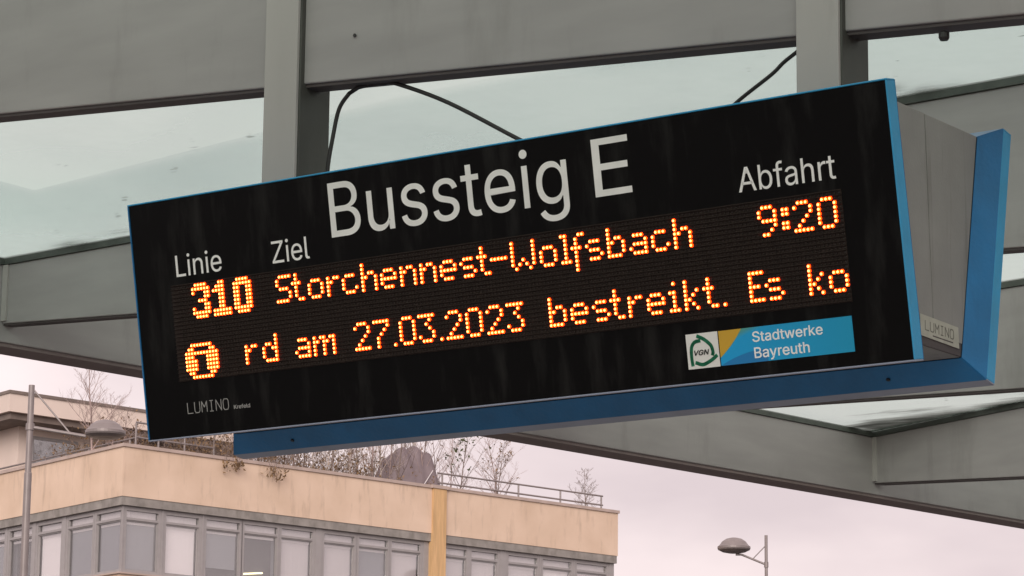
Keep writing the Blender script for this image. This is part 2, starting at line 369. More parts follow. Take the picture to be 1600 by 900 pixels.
# cables between girder and board
def cable(pts, r, label):
    P = [V(p) + V((0, 0, CAMZ)) for p in pts]
    Q = []
    for i in range(len(P) - 1):       # Catmull-Rom
        p0, p1, p2, p3 = P[max(i - 1, 0)], P[i], P[i + 1], P[min(i + 2, len(P) - 1)]
        for k in range(6):
            t = k / 6; Q.append(.5 * ((2 * p1) + (p2 - p0) * t + (2 * p0 - 5 * p1 + 4 * p2 - p3) * t * t + (3 * p1 - p0 - 3 * p2 + p3) * t ** 3))
    Q.append(P[-1]); base = P[-1].copy()
    mb = MB(); mb.tube([q - base for q in Q], r, 10)
    tag(mb.build('cable', M['rubber'], smooth=True, loc=base), label, 'cable', 'cables from the canopy girder to the board')
cable([(-5.10, 6.17, 2.165), (-5.0509, 6.17, 2.1475), (-5.0852, 6.17, 2.1089), (-5.1057, 6.17, 2.0299), (-5.1213, 6.17, 1.9413), (-5.125, 6.18, 1.86)][1:], .0058, 'black cable bending down steeply beside the left hanger post')
cable([(-4.985, 6.17, 2.1615), (-4.93, 6.17, 2.158), (-4.8846, 6.17, 2.1500), (-4.7084, 6.17, 2.0713), (-4.4823, 6.17, 1.9422), (-4.38, 6.18, 1.885)], .0058, 'black cable slanting down from the girder to the middle of the board')
cable([(-3.57, 6.17, 2.072), (-3.629, 6.17, 2.039), (-3.665, 6.17, 2.019), (-3.701, 6.17, 1.993), (-3.793, 6.17, 1.9425), (-3.90, 6.18, 1.88)], .0050, 'black cable running from the right hanger post down to the board')
mb = MB(); base = V((-5.05, 6.17, 2.1475 + CAMZ))
mb.tube([V((-5.0509, 6.17, 2.1475 + CAMZ)) - base, V((-5.02, 6.17, 2.1595 + CAMZ)) - base, V((-4.985, 6.17, 2.1615 + CAMZ)) - base], .0058, 10)
tag(mb.build('cable', M['rubber'], smooth=True, loc=base), 'short black cable clipped under the girder between the two hanging cables', 'cable', 'cables from the canopy girder to the board')

# ================================================================== DEPARTURE BOARD
W, H, T, GB = 2.4, .6623, .18348, .4000
BL = V((-5.6517, 6.0587, 1.2121 + CAMZ))
ev = V((0, -math.sin(T), math.cos(T))); nf = V((0, -math.cos(T), -math.sin(T)))       # front: up, outward
evr = V((0, math.sin(T), math.cos(T))); nrr = V((0, math.cos(T), -math.sin(T)))       # rear: up, outward
OFF = V((-W / 2, -GB / 2, 0))
board = empty('departure_board', BL - OFF)
tag(board, 'black bus departure board with amber dot-matrix text in a blue frame', 'departure board')
def F(u, v, w=0.): return OFF + V((u, 0, 0)) + ev * v + nf * w
def R(u, v, w=0.): return OFF + V((u, GB, 0)) + evr * v + nrr * w
FX = lambda p: F(p[0], p[1], p[2])       # mesh coordinates (u, v, w) -> board
RX = lambda p: R(p[0], p[1], p[2])
A_, B_ = .04, .10                         # inset and depth of the flared sides
RIM = .042
for X, nm in ((FX, 'front'), (RX, 'rear')):
    fr = MB(); e = .0042
    lb = MB(); lb.box((0, 0, -RIM), (W, e, .0)); lb.build('lower_trim', M['lip'], board, bevel=.0015, xf=X)
    fr.box((0, H - e, -RIM), (W, H, .0))
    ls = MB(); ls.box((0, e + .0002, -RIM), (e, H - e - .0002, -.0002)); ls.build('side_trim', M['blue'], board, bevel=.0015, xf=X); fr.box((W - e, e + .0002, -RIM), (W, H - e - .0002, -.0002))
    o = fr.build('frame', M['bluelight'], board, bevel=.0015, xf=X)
    ins = .0015
    def trap(a, b, c, d_):    # outer edge a,b at the rim; inner edge c,d at the body; slab 3 mm thick set inside
        m_ = MB(); ctr = V((W / 2, H / 2, -.07)); th = V((0, 0, 0))
        o_ = [V(a), V(b), V(c), V(d_)]
        n_ = (o_[1] - o_[0]).cross(o_[3] - o_[0]).normalized()
        if n_.dot(ctr - o_[0]) < 0: n_ = -n_
        m_.hexa([p for p in o_] + [p + n_ * .003 for p in o_])
        return m_
    zi, zo, s_ = -B_, -RIM - .001, .0016
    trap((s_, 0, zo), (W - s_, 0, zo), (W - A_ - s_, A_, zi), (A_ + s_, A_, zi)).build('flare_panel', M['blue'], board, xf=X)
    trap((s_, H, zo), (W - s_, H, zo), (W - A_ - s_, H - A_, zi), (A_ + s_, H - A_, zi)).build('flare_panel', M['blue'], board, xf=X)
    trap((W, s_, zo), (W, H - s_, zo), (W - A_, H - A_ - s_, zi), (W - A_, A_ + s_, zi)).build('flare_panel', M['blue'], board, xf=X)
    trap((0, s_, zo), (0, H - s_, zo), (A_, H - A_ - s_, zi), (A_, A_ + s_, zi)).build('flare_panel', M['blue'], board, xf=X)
    ds = MB(); q = .0045       # dark closed tray behind the flare panels
    ds.hexa([(q, q, -RIM), (W - q, q, -RIM), (W - q, H - q, -RIM), (q, H - q, -RIM), (A_ + q, A_ + q, -B_ - .002), (W - A_ - q, A_ + q, -B_ - .002), (W - A_ - q, H - A_ - q, -B_ - .002), (A_ + q, H - A_ - q, -B_ - .002)])
    ds.build('tray', M['screw'], board, xf=X)
    dp = MB(); dp.box((e + .001, e + .001, -RIM + .002), (W - e - .001, H - e - .001, -.003))
    o = dp.build('display_panel', M['face'], board, xf=X)
    if nm == 'front': front = o
# central grey body between the two trays
def FB(u, v): return F(u, v, -B_ - .002)
def RB(u, v): return R(u, v, -B_ - .002)
def body_hex(ua, ub, va, vb, t0=0., t1=1., grow=0.):
    P = lambda u, v, t: FB(u, v).lerp(RB(u, v), t)
    return [P(ua, va, t0), P(ub, va, t0), P(ub, va, t1), P(ua, va, t1), P(ua, vb, t0), P(ub, vb, t0), P(ub, vb, t1), P(ua, vb, t1)]
mb = MB(); mb.hexa(body_hex(A_ + .006, W - A_ - .006, A_ + .002, H - A_ - .004)); mb.build('body', M['bodygrey'], board)
for (ua, ub) in ((W - A_ - .0055, W - A_ + .0005), (A_ - .0005, A_ + .0055)):
    for t0, t1 in ((.01, .355), (.363, .99)):
        mb = MB(); mb.hexa(body_hex(ua, ub, A_ + .035, H - A_ - .002, t0, t1)); mb.build('side_panel', M['bodygrey'], board, bevel=.001)
    mb = MB(); mb.hexa(body_hex(ua, ub - .001, A_ + .003, A_ + .0335, .02, .98)); mb.build('side_panel', M['under'], board)
# nameplate on the right end
pl = MB(); xe = W - A_ + .001
PB = lambda y, z: OFF + V((xe, y, z))
pts = [PB(.1000, .0815), PB(.2925, .0775), PB(.2895, .1290), PB(.0980, .1330)]
pl.hexa(pts + [p + V((.0012, 0, 0)) for p in pts]); plate = pl.build('nameplate', M['plate'], board)
# screws under the lower rim of the rear tray
for u in (.2388, 2.1441):
    P = R(u, A_ * .45, -RIM - (B_ - RIM) * .45); n_ = V((0, -.35, -.94)).normalized()
    mb = MB(); mb.tube([P, P + n_ * .004], .0055, 8); mb.build('screw', M['screw'], board)

# ---- lettering: built-in font outlines, fitted to measured boxes (u0, u1, baseline, cap height)
GLYPHS = json.loads(r"""{"B":[456,[[[122,0,60,0,60,170],[60,339,60,509,120,509],[181,509,241,509,276,509],[306,503,329,491,352,479],[369,462,381,442,392,422],[398,399,398,374,398,352],[394,334,387,320,379,306],[369,294,356,286,344,277],[330,271,315,267,315,265],[315,264,315,262,331,261],[347,255,363,245,379,235],[392,221,402,203,413,185],[418,163,418,136,418,111],[412,87,400,67,388,46],[370,30,344,18,319,6],[287,0,247,0,184,0]],[[125,115,125,57,165,57],[205,57,245,57,284,57],[313,65,330,80,347,95],[355,114,355,137,355,154],[351,170,342,184,334,198],[321,209,306,218,290,227],[271,231,248,231,207,231],[166,231,125,231,125,173]],[[125,341,125,285,162,285],[200,285,238,285,257,285],[273,289,288,296,303,303],[315,313,323,326,332,339],[336,355,336,372,336,395],[328,414,313,429,297,444],[273,452,240,452,202,452],[163,452,125,452,125,396]]]],"u":[410,[[[211,-5,182,-5,157,-5],[134,0,115,11,95,21],[80,37,69,59,58,80],[53,107,53,139,53,219],[53,299,53,379,73,379],[93,379,114,379,114,301],[114,222,114,144,114,114],[121,91,137,75,152,58],[173,50,200,50,218,50],[235,54,249,62,264,70],[275,81,283,97,292,112],[296,131,296,153,296,228],[296,304,296,379,316,379],[337,379,357,379,357,253],[357,126,357,0,337,0],[318,0,298,0,298,31],[298,61,298,92,301,92],[304,92,307,92,295,57],[279,32,257,17,235,2]]]],"s":[365,[[[211,-8,182,-8,156,-8],[133,-4,112,3,92,11],[75,23,62,38,49,53],[40,72,36,94,55,98],[74,102,94,107,99,86],[109,70,124,60,139,50],[158,45,181,45,208,45],[229,51,244,62,260,74],[268,87,268,103,268,116],[263,127,254,136,245,144],[231,151,212,155,191,160],[170,165,149,170,115,178],[89,191,72,208,55,225],[47,247,47,274,47,296],[53,315,65,332,77,348],[94,361,115,370,136,380],[160,384,187,384,213,384],[235,380,254,372,272,365],[287,353,299,339,310,325],[319,309,324,290,305,286],[287,281,268,277,263,292],[255,304,243,316,230,327],[212,333,187,333,165,333],[146,327,131,317,116,306],[109,293,109,277,109,263],[114,252,124,243,134,235],[150,228,172,223,191,218],[210,214,229,209,264,201],[290,188,306,171,323,154],[331,133,331,107,331,84],[325,64,312,47,300,30],[282,16,260,6,237,-3]]]],"t":[227,[[[138,379,204,379,204,362],[204,344,204,327,138,327],[72,327,6,327,6,344],[6,362,6,379,72,379]],[[65,345,65,471,85,471],[106,471,126,471,126,347],[126,222,126,98,126,81],[129,69,136,61,143,54],[154,50,170,50,174,50],[179,50,185,51,191,52],[197,53,202,54,206,36],[209,19,213,2,207,0],[200,-2,192,-3,184,-4],[176,-4,168,-4,136,-4],[110,4,92,21,74,38],[65,62,65,93,65,219]]]],"e":[404,[[[238,-8,212,-8,175,-8],[143,0,117,16,90,33],[70,56,56,85,41,114],[34,148,34,187,34,226],[41,260,55,290,69,319],[89,343,115,359,141,376],[171,384,205,384,226,384],[246,381,266,374,285,367],[303,356,319,341,335,326],[348,306,357,282,366,258],[371,228,371,194,371,186],[371,178,371,169,272,169],[174,169,75,169,75,187],[75,204,75,221,163,221],[250,221,338,221,329,215],[319,208,310,202,310,227],[306,249,298,269,290,288],[278,303,263,314,247,325],[228,330,205,330,182,330],[163,325,146,313,130,302],[118,288,109,270,100,251],[96,232,96,211,96,200],[96,189,96,178,96,150],[101,126,110,106,120,87],[134,72,151,61,168,51],[189,46,212,46,228,46],[241,48,254,53,266,57],[277,64,285,73,294,82],[301,93,306,105,325,101],[345,96,365,91,359,71],[349,54,335,39,321,24],[303,13,283,4,262,-4]]]],"i":[167,[[[73,0,53,0,53,126],[53,253,53,379,73,379],[93,379,114,379,114,253],[114,126,114,0,93,0]],[[95,443,84,443,72,443],[62,447,54,455,45,462],[41,472,41,483,41,494],[45,504,54,512,62,520],[72,524,84,524,95,524],[106,520,114,512,122,504],[126,494,126,483,126,472],[122,462,114,455,106,447]]]],"g":[425,[[[238,-151,207,-151,179,-151],[155,-147,134,-140,113,-132],[96,-123,82,-110,69,-98],[58,-84,51,-69,67,-60],[84,-50,101,-41,107,-49],[113,-57,122,-66,130,-75],[141,-82,154,-88,168,-94],[186,-97,207,-97,238,-97],[263,-90,282,-75,302,-60],[311,-37,311,-6,311,19],[311,44,311,68,310,68],[308,68,306,68,301,60],[295,51,287,41,278,32],[267,23,252,16,238,8],[219,5,195,5,164,5],[137,12,113,27,88,41],[69,62,55,90,41,118],[34,152,34,191,34,230],[41,264,55,293,69,322],[88,345,112,361,137,376],[165,384,196,384,220,384],[239,381,253,373,268,365],[280,356,288,346,297,336],[303,327,308,319,309,319],[311,319,313,319,313,339],[313,359,313,379,333,379],[353,379,372,379,372,250],[372,121,372,-9,372,-42],[365,-69,350,-90,335,-111],[316,-126,291,-136,266,-146]],[[181,59,205,59,228,59],[248,64,264,75,280,86],[292,101,300,121,308,141],[312,165,312,193,312,220],[308,243,300,264,292,284],[280,301,264,312,248,324],[228,330,205,330,181,330],[161,324,145,312,129,299],[117,283,109,262,100,242],[96,219,96,193,96,166],[100,143,109,123,117,103],[129,87,145,76,162,65]]]],"E":[419,[[[165,0,60,0,60,170],[60,339,60,509,164,509],[268,509,372,509,372,490],[372,471,372,452,290,452],[207,452,125,452,125,396],[125,341,125,286,202,286],[278,286,355,286,355,267],[355,248,355,229,278,229],[202,229,125,229,125,172],[125,114,125,57,208,57],[292,57,375,57,375,38],[375,19,375,0,270,0]]]],"L":[393,[[[160,0,60,0,60,170],[60,339,60,509,82,509],[103,509,125,509,125,358],[125,208,125,57,203,57],[282,57,361,57,361,38],[361,19,361,0,261,0]]]],"n":[410,[[[114,249,114,227,114,151],[114,76,114,0,93,0],[73,0,53,0,53,126],[53,253,53,379,72,379],[92,379,112,379,112,349],[112,318,112,287,109,287],[106,287,102,287,114,322],[131,347,152,362,174,377],[199,384,227,384,253,384],[276,379,295,369,314,358],[330,342,341,321,352,299],[357,273,357,240,357,160],[357,80,357,0,337,0],[316,0,296,0,296,78],[296,157,296,235,296,265],[288,288,273,304,258,321],[237,329,210,329,192,329],[175,325,161,317,146,309],[135,298,126,283,118,267]]]],"Z":[438,[[[161,0,42,0,42,15],[42,31,42,46,119,159],[196,272,273,385,284,400],[295,415,306,431,318,446],[329,461,341,476,343,469],[346,461,348,454,327,453],[306,453,285,452,264,452],[244,452,223,452,162,452],[101,452,40,452,40,471],[40,490,40,509,159,509],[278,509,397,509,397,493],[397,477,397,462,321,351],[245,240,169,129,158,113],[146,97,134,81,122,65],[110,49,97,33,95,40],[93,47,90,54,111,55],[132,56,152,57,173,57],[193,57,214,57,276,57],[338,57,399,57,399,38],[399,19,399,0,280,0]]]],"l":[189,[[[147,-2,139,-2,110,-2],[88,5,74,20,60,35],[53,57,53,84,53,226],[53,367,53,509,73,509],[93,509,114,509,114,372],[114,235,114,99,114,81],[116,69,120,62,125,55],[133,52,146,52,152,52],[157,52,160,53,164,53],[167,54,170,54,173,37],[177,20,181,3,175,1],[169,0,162,-1,154,-2]]]],"A":[480,[[[39,0,16,0,78,170],[140,339,201,509,226,509],[251,509,276,509,338,339],[401,170,463,0,440,0],[418,0,395,0,359,101],[323,202,287,302,281,321],[273,344,264,372,255,400],[245,435,232,478,236,478],[241,478,245,478,233,435],[222,399,213,371,204,343],[196,320,191,302,155,202],[120,101,85,0,62,0]],[[197,142,110,142,110,161],[110,180,110,199,197,199],[283,199,370,199,370,180],[370,161,370,142,283,142]]]],"b":[424,[[[261,-8,229,-8,206,-8],[187,-4,172,4,158,12],[146,21,138,31,129,42],[123,51,118,59,116,59],[114,59,112,59,112,39],[112,20,112,0,92,0],[72,0,53,0,53,170],[53,339,53,509,73,509],[93,509,114,509,114,446],[114,382,114,319,115,319],[117,319,118,319,123,327],[129,336,137,346,145,356],[157,365,171,373,186,381],[205,384,229,384,261,384],[289,376,313,361,337,345],[356,322,370,293,383,263],[390,229,390,189,390,149],[383,114,370,84,356,55],[337,32,313,16,289,0]],[[197,47,220,47,244,47],[263,53,279,66,295,78],[308,95,316,117,324,138],[328,162,328,189,328,216],[324,240,316,261,308,282],[296,299,280,311,264,324],[244,330,220,330,197,330],[177,324,161,312,145,300],[133,284,125,263,117,242],[113,217,113,189,113,161],[117,136,125,115,133,94],[146,77,162,65,178,53]]]],"f":[254,[[[154,379,228,379,228,362],[228,344,228,327,154,327],[80,327,6,327,6,344],[6,362,6,379,80,379]],[[101,0,81,0,81,144],[81,288,81,432,81,453],[86,471,96,486,106,500],[119,511,135,519,152,526],[169,530,187,530,201,530],[213,529,222,527,232,525],[238,523,243,521,238,503],[233,486,227,468,224,470],[220,471,215,472,210,473],[203,474,195,474,176,474],[163,469,154,460,146,451],[142,437,142,419,142,279],[142,140,142,0,121,0]]]],"a":[389,[[[182,-9,160,-9,136,-9],[114,-4,94,5,75,14],[59,27,48,45,36,62],[30,83,30,108,30,130],[35,147,43,161,52,175],[63,185,78,193,92,201],[108,207,125,211,143,215],[160,218,178,220,201,223],[219,225,234,227,248,228],[258,231,265,235,272,239],[276,245,276,255,276,255],[276,256,276,257,276,272],[273,286,267,297,261,308],[252,316,240,322,228,328],[213,331,196,331,178,331],[162,328,149,322,136,317],[126,309,118,301,110,292],[104,283,100,274,80,280],[61,285,41,291,50,314],[62,332,79,346,95,360],[113,369,133,375,153,381],[173,384,194,384,208,384],[223,383,239,379,255,376],[271,370,286,360,301,351],[313,338,322,320,332,303],[337,280,337,251,337,168],[337,84,337,0,317,0],[297,0,277,0,277,17],[277,35,277,52,275,52],[274,52,272,52,268,43],[261,34,252,25,243,15],[230,7,215,1,200,-5]],[[155,45,170,45,193,45],[212,50,228,59,243,68],[255,79,263,93,271,107],[276,122,276,138,276,155],[276,173,276,190,273,187],[268,184,259,182,251,180],[242,178,231,176,221,174],[210,172,200,171,190,170],[182,169,175,168,161,166],[147,163,134,159,121,154],[111,148,103,139,96,131],[92,119,92,105,92,92],[95,81,102,72,109,63],[118,57,130,52,142,48]]]],"h":[410,[[[114,249,114,227,114,151],[114,76,114,0,93,0],[73,0,53,0,53,170],[53,339,53,509,73,509],[93,509,114,509,114,435],[114,361,114,287,110,287],[106,287,102,287,114,322],[131,347,152,362,174,377],[199,384,227,384,253,384],[276,379,295,369,315,358],[330,342,341,321,352,299],[357,273,357,240,357,160],[357,80,357,0,337,0],[316,0,296,0,296,78],[296,157,296,235,296,265],[288,288,273,304,258,321],[237,329,210,329,192,329],[175,325,161,317,146,309],[135,298,126,283,118,267]]]],"r":[259,[[[73,0,53,0,53,126],[53,253,53,379,72,379],[92,379,112,379,112,360],[112,340,112,321,113,321],[114,321,115,321,122,340],[135,355,152,367,170,379],[190,385,213,385,218,385],[223,385,229,384,235,384],[240,384,243,384,243,363],[243,343,243,322,242,323],[237,323,230,324,223,325],[215,326,207,326,189,326],[173,322,159,315,145,307],[134,297,126,284,118,270],[114,255,114,237,114,158],[114,79,114,0,93,0]]]],"S":[447,[[[263,-9,224,-9,187,-9],[155,-3,128,9,100,21],[79,38,64,60,49,82],[40,107,38,137,60,137],[82,137,104,137,106,117],[112,101,123,88,134,75],[149,65,166,59,184,52],[203,49,224,49,247,49],[268,53,286,60,304,68],[319,78,329,92,340,105],[346,121,346,139,346,155],[341,169,332,179,323,189],[311,198,296,205,281,211],[264,217,245,222,224,228],[204,234,184,239,142,251],[109,268,86,289,63,311],[52,339,52,372,52,401],[60,426,75,448,90,469],[111,486,138,498,164,510],[194,516,227,516,261,516],[290,510,316,498,342,486],[362,469,377,449,392,428],[400,404,401,378,380,378],[358,378,337,378,335,403],[323,423,302,437,281,451],[256,459,225,459,203,459],[184,455,167,448,151,441],[138,431,129,418,120,406],[115,391,115,376,115,358],[120,344,131,334,142,323],[154,314,169,308,184,302],[199,297,212,293,230,289],[247,284,264,279,279,275],[295,270,312,264,328,257],[344,248,359,238,373,227],[385,214,395,198,404,181],[408,162,408,139,408,111],[401,86,386,64,372,41],[351,24,323,11,296,-2]]]],"d":[424,[[[219,-8,195,-8,164,-8],[136,0,111,16,87,32],[68,55,55,84,41,114],[34,149,34,189,34,229],[41,263,55,293,69,322],[88,345,112,361,136,376],[164,384,196,384,219,384],[238,381,253,373,268,365],[279,356,287,346,296,336],[302,327,306,319,308,319],[309,319,311,319,311,382],[311,446,311,509,331,509],[351,509,372,509,372,339],[372,170,372,0,352,0],[332,0,313,0,313,20],[313,39,313,59,311,59],[309,59,307,59,302,51],[295,42,287,31,278,21],[267,12,252,4,238,-4]],[[181,47,205,47,227,47],[247,53,263,65,279,77],[291,94,299,115,308,136],[312,161,312,189,312,217],[308,242,300,263,292,284],[279,300,263,312,247,324],[228,330,205,330,181,330],[161,324,145,311,129,299],[116,282,108,261,100,240],[96,216,96,189,96,162],[100,138,109,117,117,95],[129,78,145,66,161,53]]]],"w":[567,[[[158,0,138,0,99,126],[61,253,23,379,44,379],[66,379,87,379,103,324],[118,269,133,214,140,191],[147,165,154,137,161,108],[168,76,175,41,172,41],[168,41,165,41,172,75],[179,106,186,135,193,163],[199,190,206,214,221,269],[237,324,252,379,273,379],[295,379,316,379,332,324],[347,269,362,214,368,190],[375,164,382,136,388,107],[395,76,402,41,399,41],[395,41,391,41,399,75],[406,107,413,135,420,164],[427,190,434,214,449,269],[465,324,480,379,502,379],[523,379,545,379,506,253],[468,126,429,0,409,0],[389,0,368,0,352,57],[335,114,319,172,314,189],[309,207,305,225,300,243],[295,261,291,280,286,299],[281,318,277,338,281,338],[286,338,291,338,286,319],[281,299,277,280,272,261],[267,243,263,225,258,206],[253,189,248,172,231,114],[215,57,199,0,178,0]]]],"k":[381,[[[132,158,110,137,110,162],[110,187,110,212,113,212],[117,212,121,212,175,268],[230,323,284,379,310,379],[335,379,360,379,301,319],[243,259,184,199,182,199],[179,199,177,199,155,178]],[[73,0,53,0,53,170],[53,339,53,509,73,509],[93,509,114,509,114,339],[114,170,114,0,93,0]],[[320,0,294,0,245,62],[197,124,148,186,162,200],[177,214,191,229,252,152],[312,76,372,0,346,0]]]],"y":[389,[[[51,-140,47,-139,52,-121],[57,-103,61,-86,65,-86],[68,-87,71,-87,83,-90],[94,-91,104,-89,114,-87],[122,-82,130,-74,138,-66],[145,-53,151,-36,155,-24],[159,-13,163,-1,114,126],[66,252,17,379,40,379],[62,379,84,379,111,305],[138,230,165,155,174,132],[181,109,187,87,193,64],[199,42,206,21,198,21],[191,21,184,21,190,42],[196,64,202,87,209,110],[216,132,224,155,251,230],[278,305,305,379,327,379],[349,379,371,379,316,234],[260,88,204,-58,196,-78],[187,-94,177,-107,166,-120],[153,-129,139,-136,125,-142],[109,-145,91,-145,81,-145],[72,-144,65,-143,57,-142]]]],"V":[480,[[[229,0,204,0,141,170],[79,339,16,509,39,509],[62,509,84,509,120,408],[156,307,192,206,198,189],[206,166,215,137,224,109],[235,73,248,31,243,31],[239,31,235,31,247,74],[258,110,267,138,276,166],[284,189,290,206,325,307],[360,408,395,509,417,509],[440,509,463,509,401,339],[340,170,278,0,253,0]]]],"G":[520,[[[309,-7,269,-7,223,-7],[184,4,149,25,115,46],[88,77,69,116,50,155],[40,201,40,254,40,308],[50,354,69,393,88,432],[115,462,149,484,183,505],[221,516,265,516,292,516],[317,512,340,504,364,496],[385,484,403,469,422,454],[437,437,449,416,461,396],[470,373,474,349,452,349],[430,349,408,349,403,365],[396,380,387,393,379,406],[368,417,356,427,344,436],[330,444,315,448,300,453],[283,456,265,456,235,456],[208,448,183,432,159,417],[139,394,125,364,111,334],[103,297,103,254,103,211],[111,175,125,145,140,115],[159,92,184,76,209,61],[237,53,269,53,297,53],[323,59,345,71,367,83],[384,101,396,123,409,146],[415,172,415,202,421,201],[428,200,434,199,384,199],[333,199,283,199,283,218],[283,237,283,256,348,256],[413,256,478,256,478,237],[478,219,478,200,478,158],[469,122,451,91,433,60],[408,36,377,19,345,2]]]],"N":[523,[[[82,0,60,0,60,170],[60,339,60,509,85,509],[111,509,136,509,205,400],[274,291,343,183,349,174],[355,164,363,151,370,138],[379,123,388,107,396,90],[405,73,414,55,411,55],[408,54,405,54,403,72],[401,90,401,108,400,126],[399,142,399,157,399,172],[399,185,399,195,399,300],[399,404,399,509,420,509],[442,509,463,509,463,339],[463,170,463,0,438,0],[412,0,387,0,325,97],[264,193,202,290,194,303],[186,316,177,331,169,345],[159,362,148,381,137,400],[123,424,108,452,111,453],[115,453,119,454,120,428],[121,405,122,384,123,362],[124,344,124,328,125,312],[125,300,125,291,125,194],[125,97,125,0,103,0]]]],"K":[467,[[[146,189,104,145,104,169],[104,193,104,216,116,232],[128,247,139,261,151,275],[162,290,174,303,187,317],[199,331,212,344,262,399],[313,454,364,509,392,509],[420,509,448,509,376,431],[304,353,231,276,230,276],[229,276,228,276,187,233]],[[82,0,60,0,60,170],[60,339,60,509,82,509],[103,509,125,509,125,451],[125,392,125,334,124,298],[124,261,124,225,124,214],[124,204,125,193,125,129],[125,64,125,0,103,0]],[[398,0,372,0,311,86],[249,173,188,259,201,276],[215,293,228,309,302,206],[375,103,449,0,423,0]]]]}""")
from mathutils.geometry import tessellate_polygon
_q = GLYPHS['e'][1][0]; _ix = {(p[2], p[3]): i for i, p in enumerate(_q)}
def _corner(x, y): return [x, y, x, y, x, y]
_k = _ix[(96, 178)]; _o = [list(p) for p in _q[:_ix[(371, 169)] + 1]] + [_corner(96, 169)] + [[96, 178] + list(_q[_k][2:])] + [list(p) for p in _q[_k + 1:]]
_a, _b = _ix[(298, 269)], _ix[(109, 270)]
_h = [_corner(309, 221), [304, 250] + list(_q[_a][2:])] + [list(p) for p in _q[_a + 1:_b]] + [list(_q[_b][:4]) + [100, 250], _corner(97, 221)]
_h[0] = [309, 221, 309, 221, 308, 235]; _h[-1] = [98, 235, 97, 221, 97, 221]
GLYPHS['e'][1] = [_o, _h]
CAPH = 508.7
def bez_poly(pts):
    out = []; n = len(pts)
    for i in range(n):
        a, b = pts[i], pts[(i + 1) % n]
        p0, h0, h1, p1 = V((a[2], a[3])), V((a[4], a[5])), V((b[0], b[1])), V((b[2], b[3]))
        st = (p1 - p0); ln = max(st.length, 1e-6)
        flat = all(abs(st.x * (h - p0).y - st.y * (h - p0).x) / ln < 1.5 for h in (h0, h1))
        k = 1 if flat else 5
        for q in range(k):
            t = q / k; out.append(p0 * (1 - t) ** 3 + h0 * 3 * t * (1 - t) ** 2 + h1 * 3 * t * t * (1 - t) + p1 * t ** 3)
    return [p for m_, p in enumerate(out) if (p - out[m_ - 1]).length > .4]
def text_polys(s, sh=0., track=0.):
    # list of contours groups, each group is filled on its own (outer outline first)
    x = 0; out = []
    for ch in s:
        if ch == ' ': x += 160; continue
        adv, sp = GLYPHS[ch]; cs = [[V((p.x + x + sh * p.y, p.y, 0)) for p in bez_poly(q)] for q in sp]
        if ch in 'tfkKi': out += [[c] for c in cs]
        else: out.append(cs)
        x += adv + track
    return out
def word(s, u0, u1, base, cap, m, parent, X=FX, w0=-.0029, th=.0006, sh=0., bold=0., label=None):
    groups = text_polys(s, sh); allp = [p for g in groups for c in g for p in c]
    x0 = min(p.x for p in allp); x1 = max(p.x for p in allp); sx = (u1 - u0) / (x1 - x0); sy = cap / CAPH
    verts = []; faces = []
    for gi, g in enumerate(groups):
        if bold:
            ng = []
            for c in g:
                n = len(c); area = sum(c[i].x * c[(i + 1) % n].y - c[(i + 1) % n].x * c[i].y for i in range(n)); sg = 1
                cc = []
                for i in range(n):
                    a, b, d_ = c[i - 1], c[i], c[(i + 1) % n]; t = ((b - a).normalized() + (d_ - b).normalized()).normalized()
                    cc.append(b + V((t.y, -t.x, 0)) * bold * ORI)
                ng.append(cc)
            g = ng
        lift = .00004 * (gi % 3)
        flat = [p for c in g for p in c]; n = len(flat); b0 = len(verts)
        for w_ in (w0, w0 + th + lift): verts += [X(V((u0 + (p.x - x0) * sx, base + p.y * sy, w_))) for p in flat]
        tris = tessellate_polygon(g)
        for t in tris:
            a, b, c = [flat[k] for k in t]
            if (b - a).cross(c - a).z < 0: t = (t[0], t[2], t[1])
            faces.append(tuple(b0 + n + k for k in t)); faces.append(tuple(b0 + k for k in reversed(t)))
        st = 0
        for c in g:
            m_ = len(c)
            for k in range(m_):
                a, b = b0 + st + k, b0 + st + (k + 1) % m_; faces.append((a, b, b + n, a + n))
            st += m_
    o = me_obj('lettering', verts, faces, m, parent)
    if label: o['label'] = label
    return o
_e = bez_poly(GLYPHS['E'][1][0]); ORI = 1 if sum(_e[i].x * _e[(i + 1) % len(_e)].y - _e[(i + 1) % len(_e)].x * _e[i].y for i in range(len(_e))) > 0 else -1
word('Bussteig', .715, 1.4817, .4868, .1440, M['offwhite'], front, label='large white word Bussteig')
word('E', 1.5610, 1.6705, .4875, .1440, M['offwhite'], front, label='large white letter E')
word('Linie', .1580, .3240, .4430, .0590, M['white'], front, label='white word Linie')
word('Ziel', .5045, .6335, .4415, .0590, M['white'], front, label='white word Ziel')
word('Abfahrt', 1.9735, 2.2411, .4475, .0590, M['white'], front, label='white word Abfahrt')
word('Krefeld', .3212, .3785, .0650, .0105, M['thin'], front, bold=10, label='tiny grey town name')

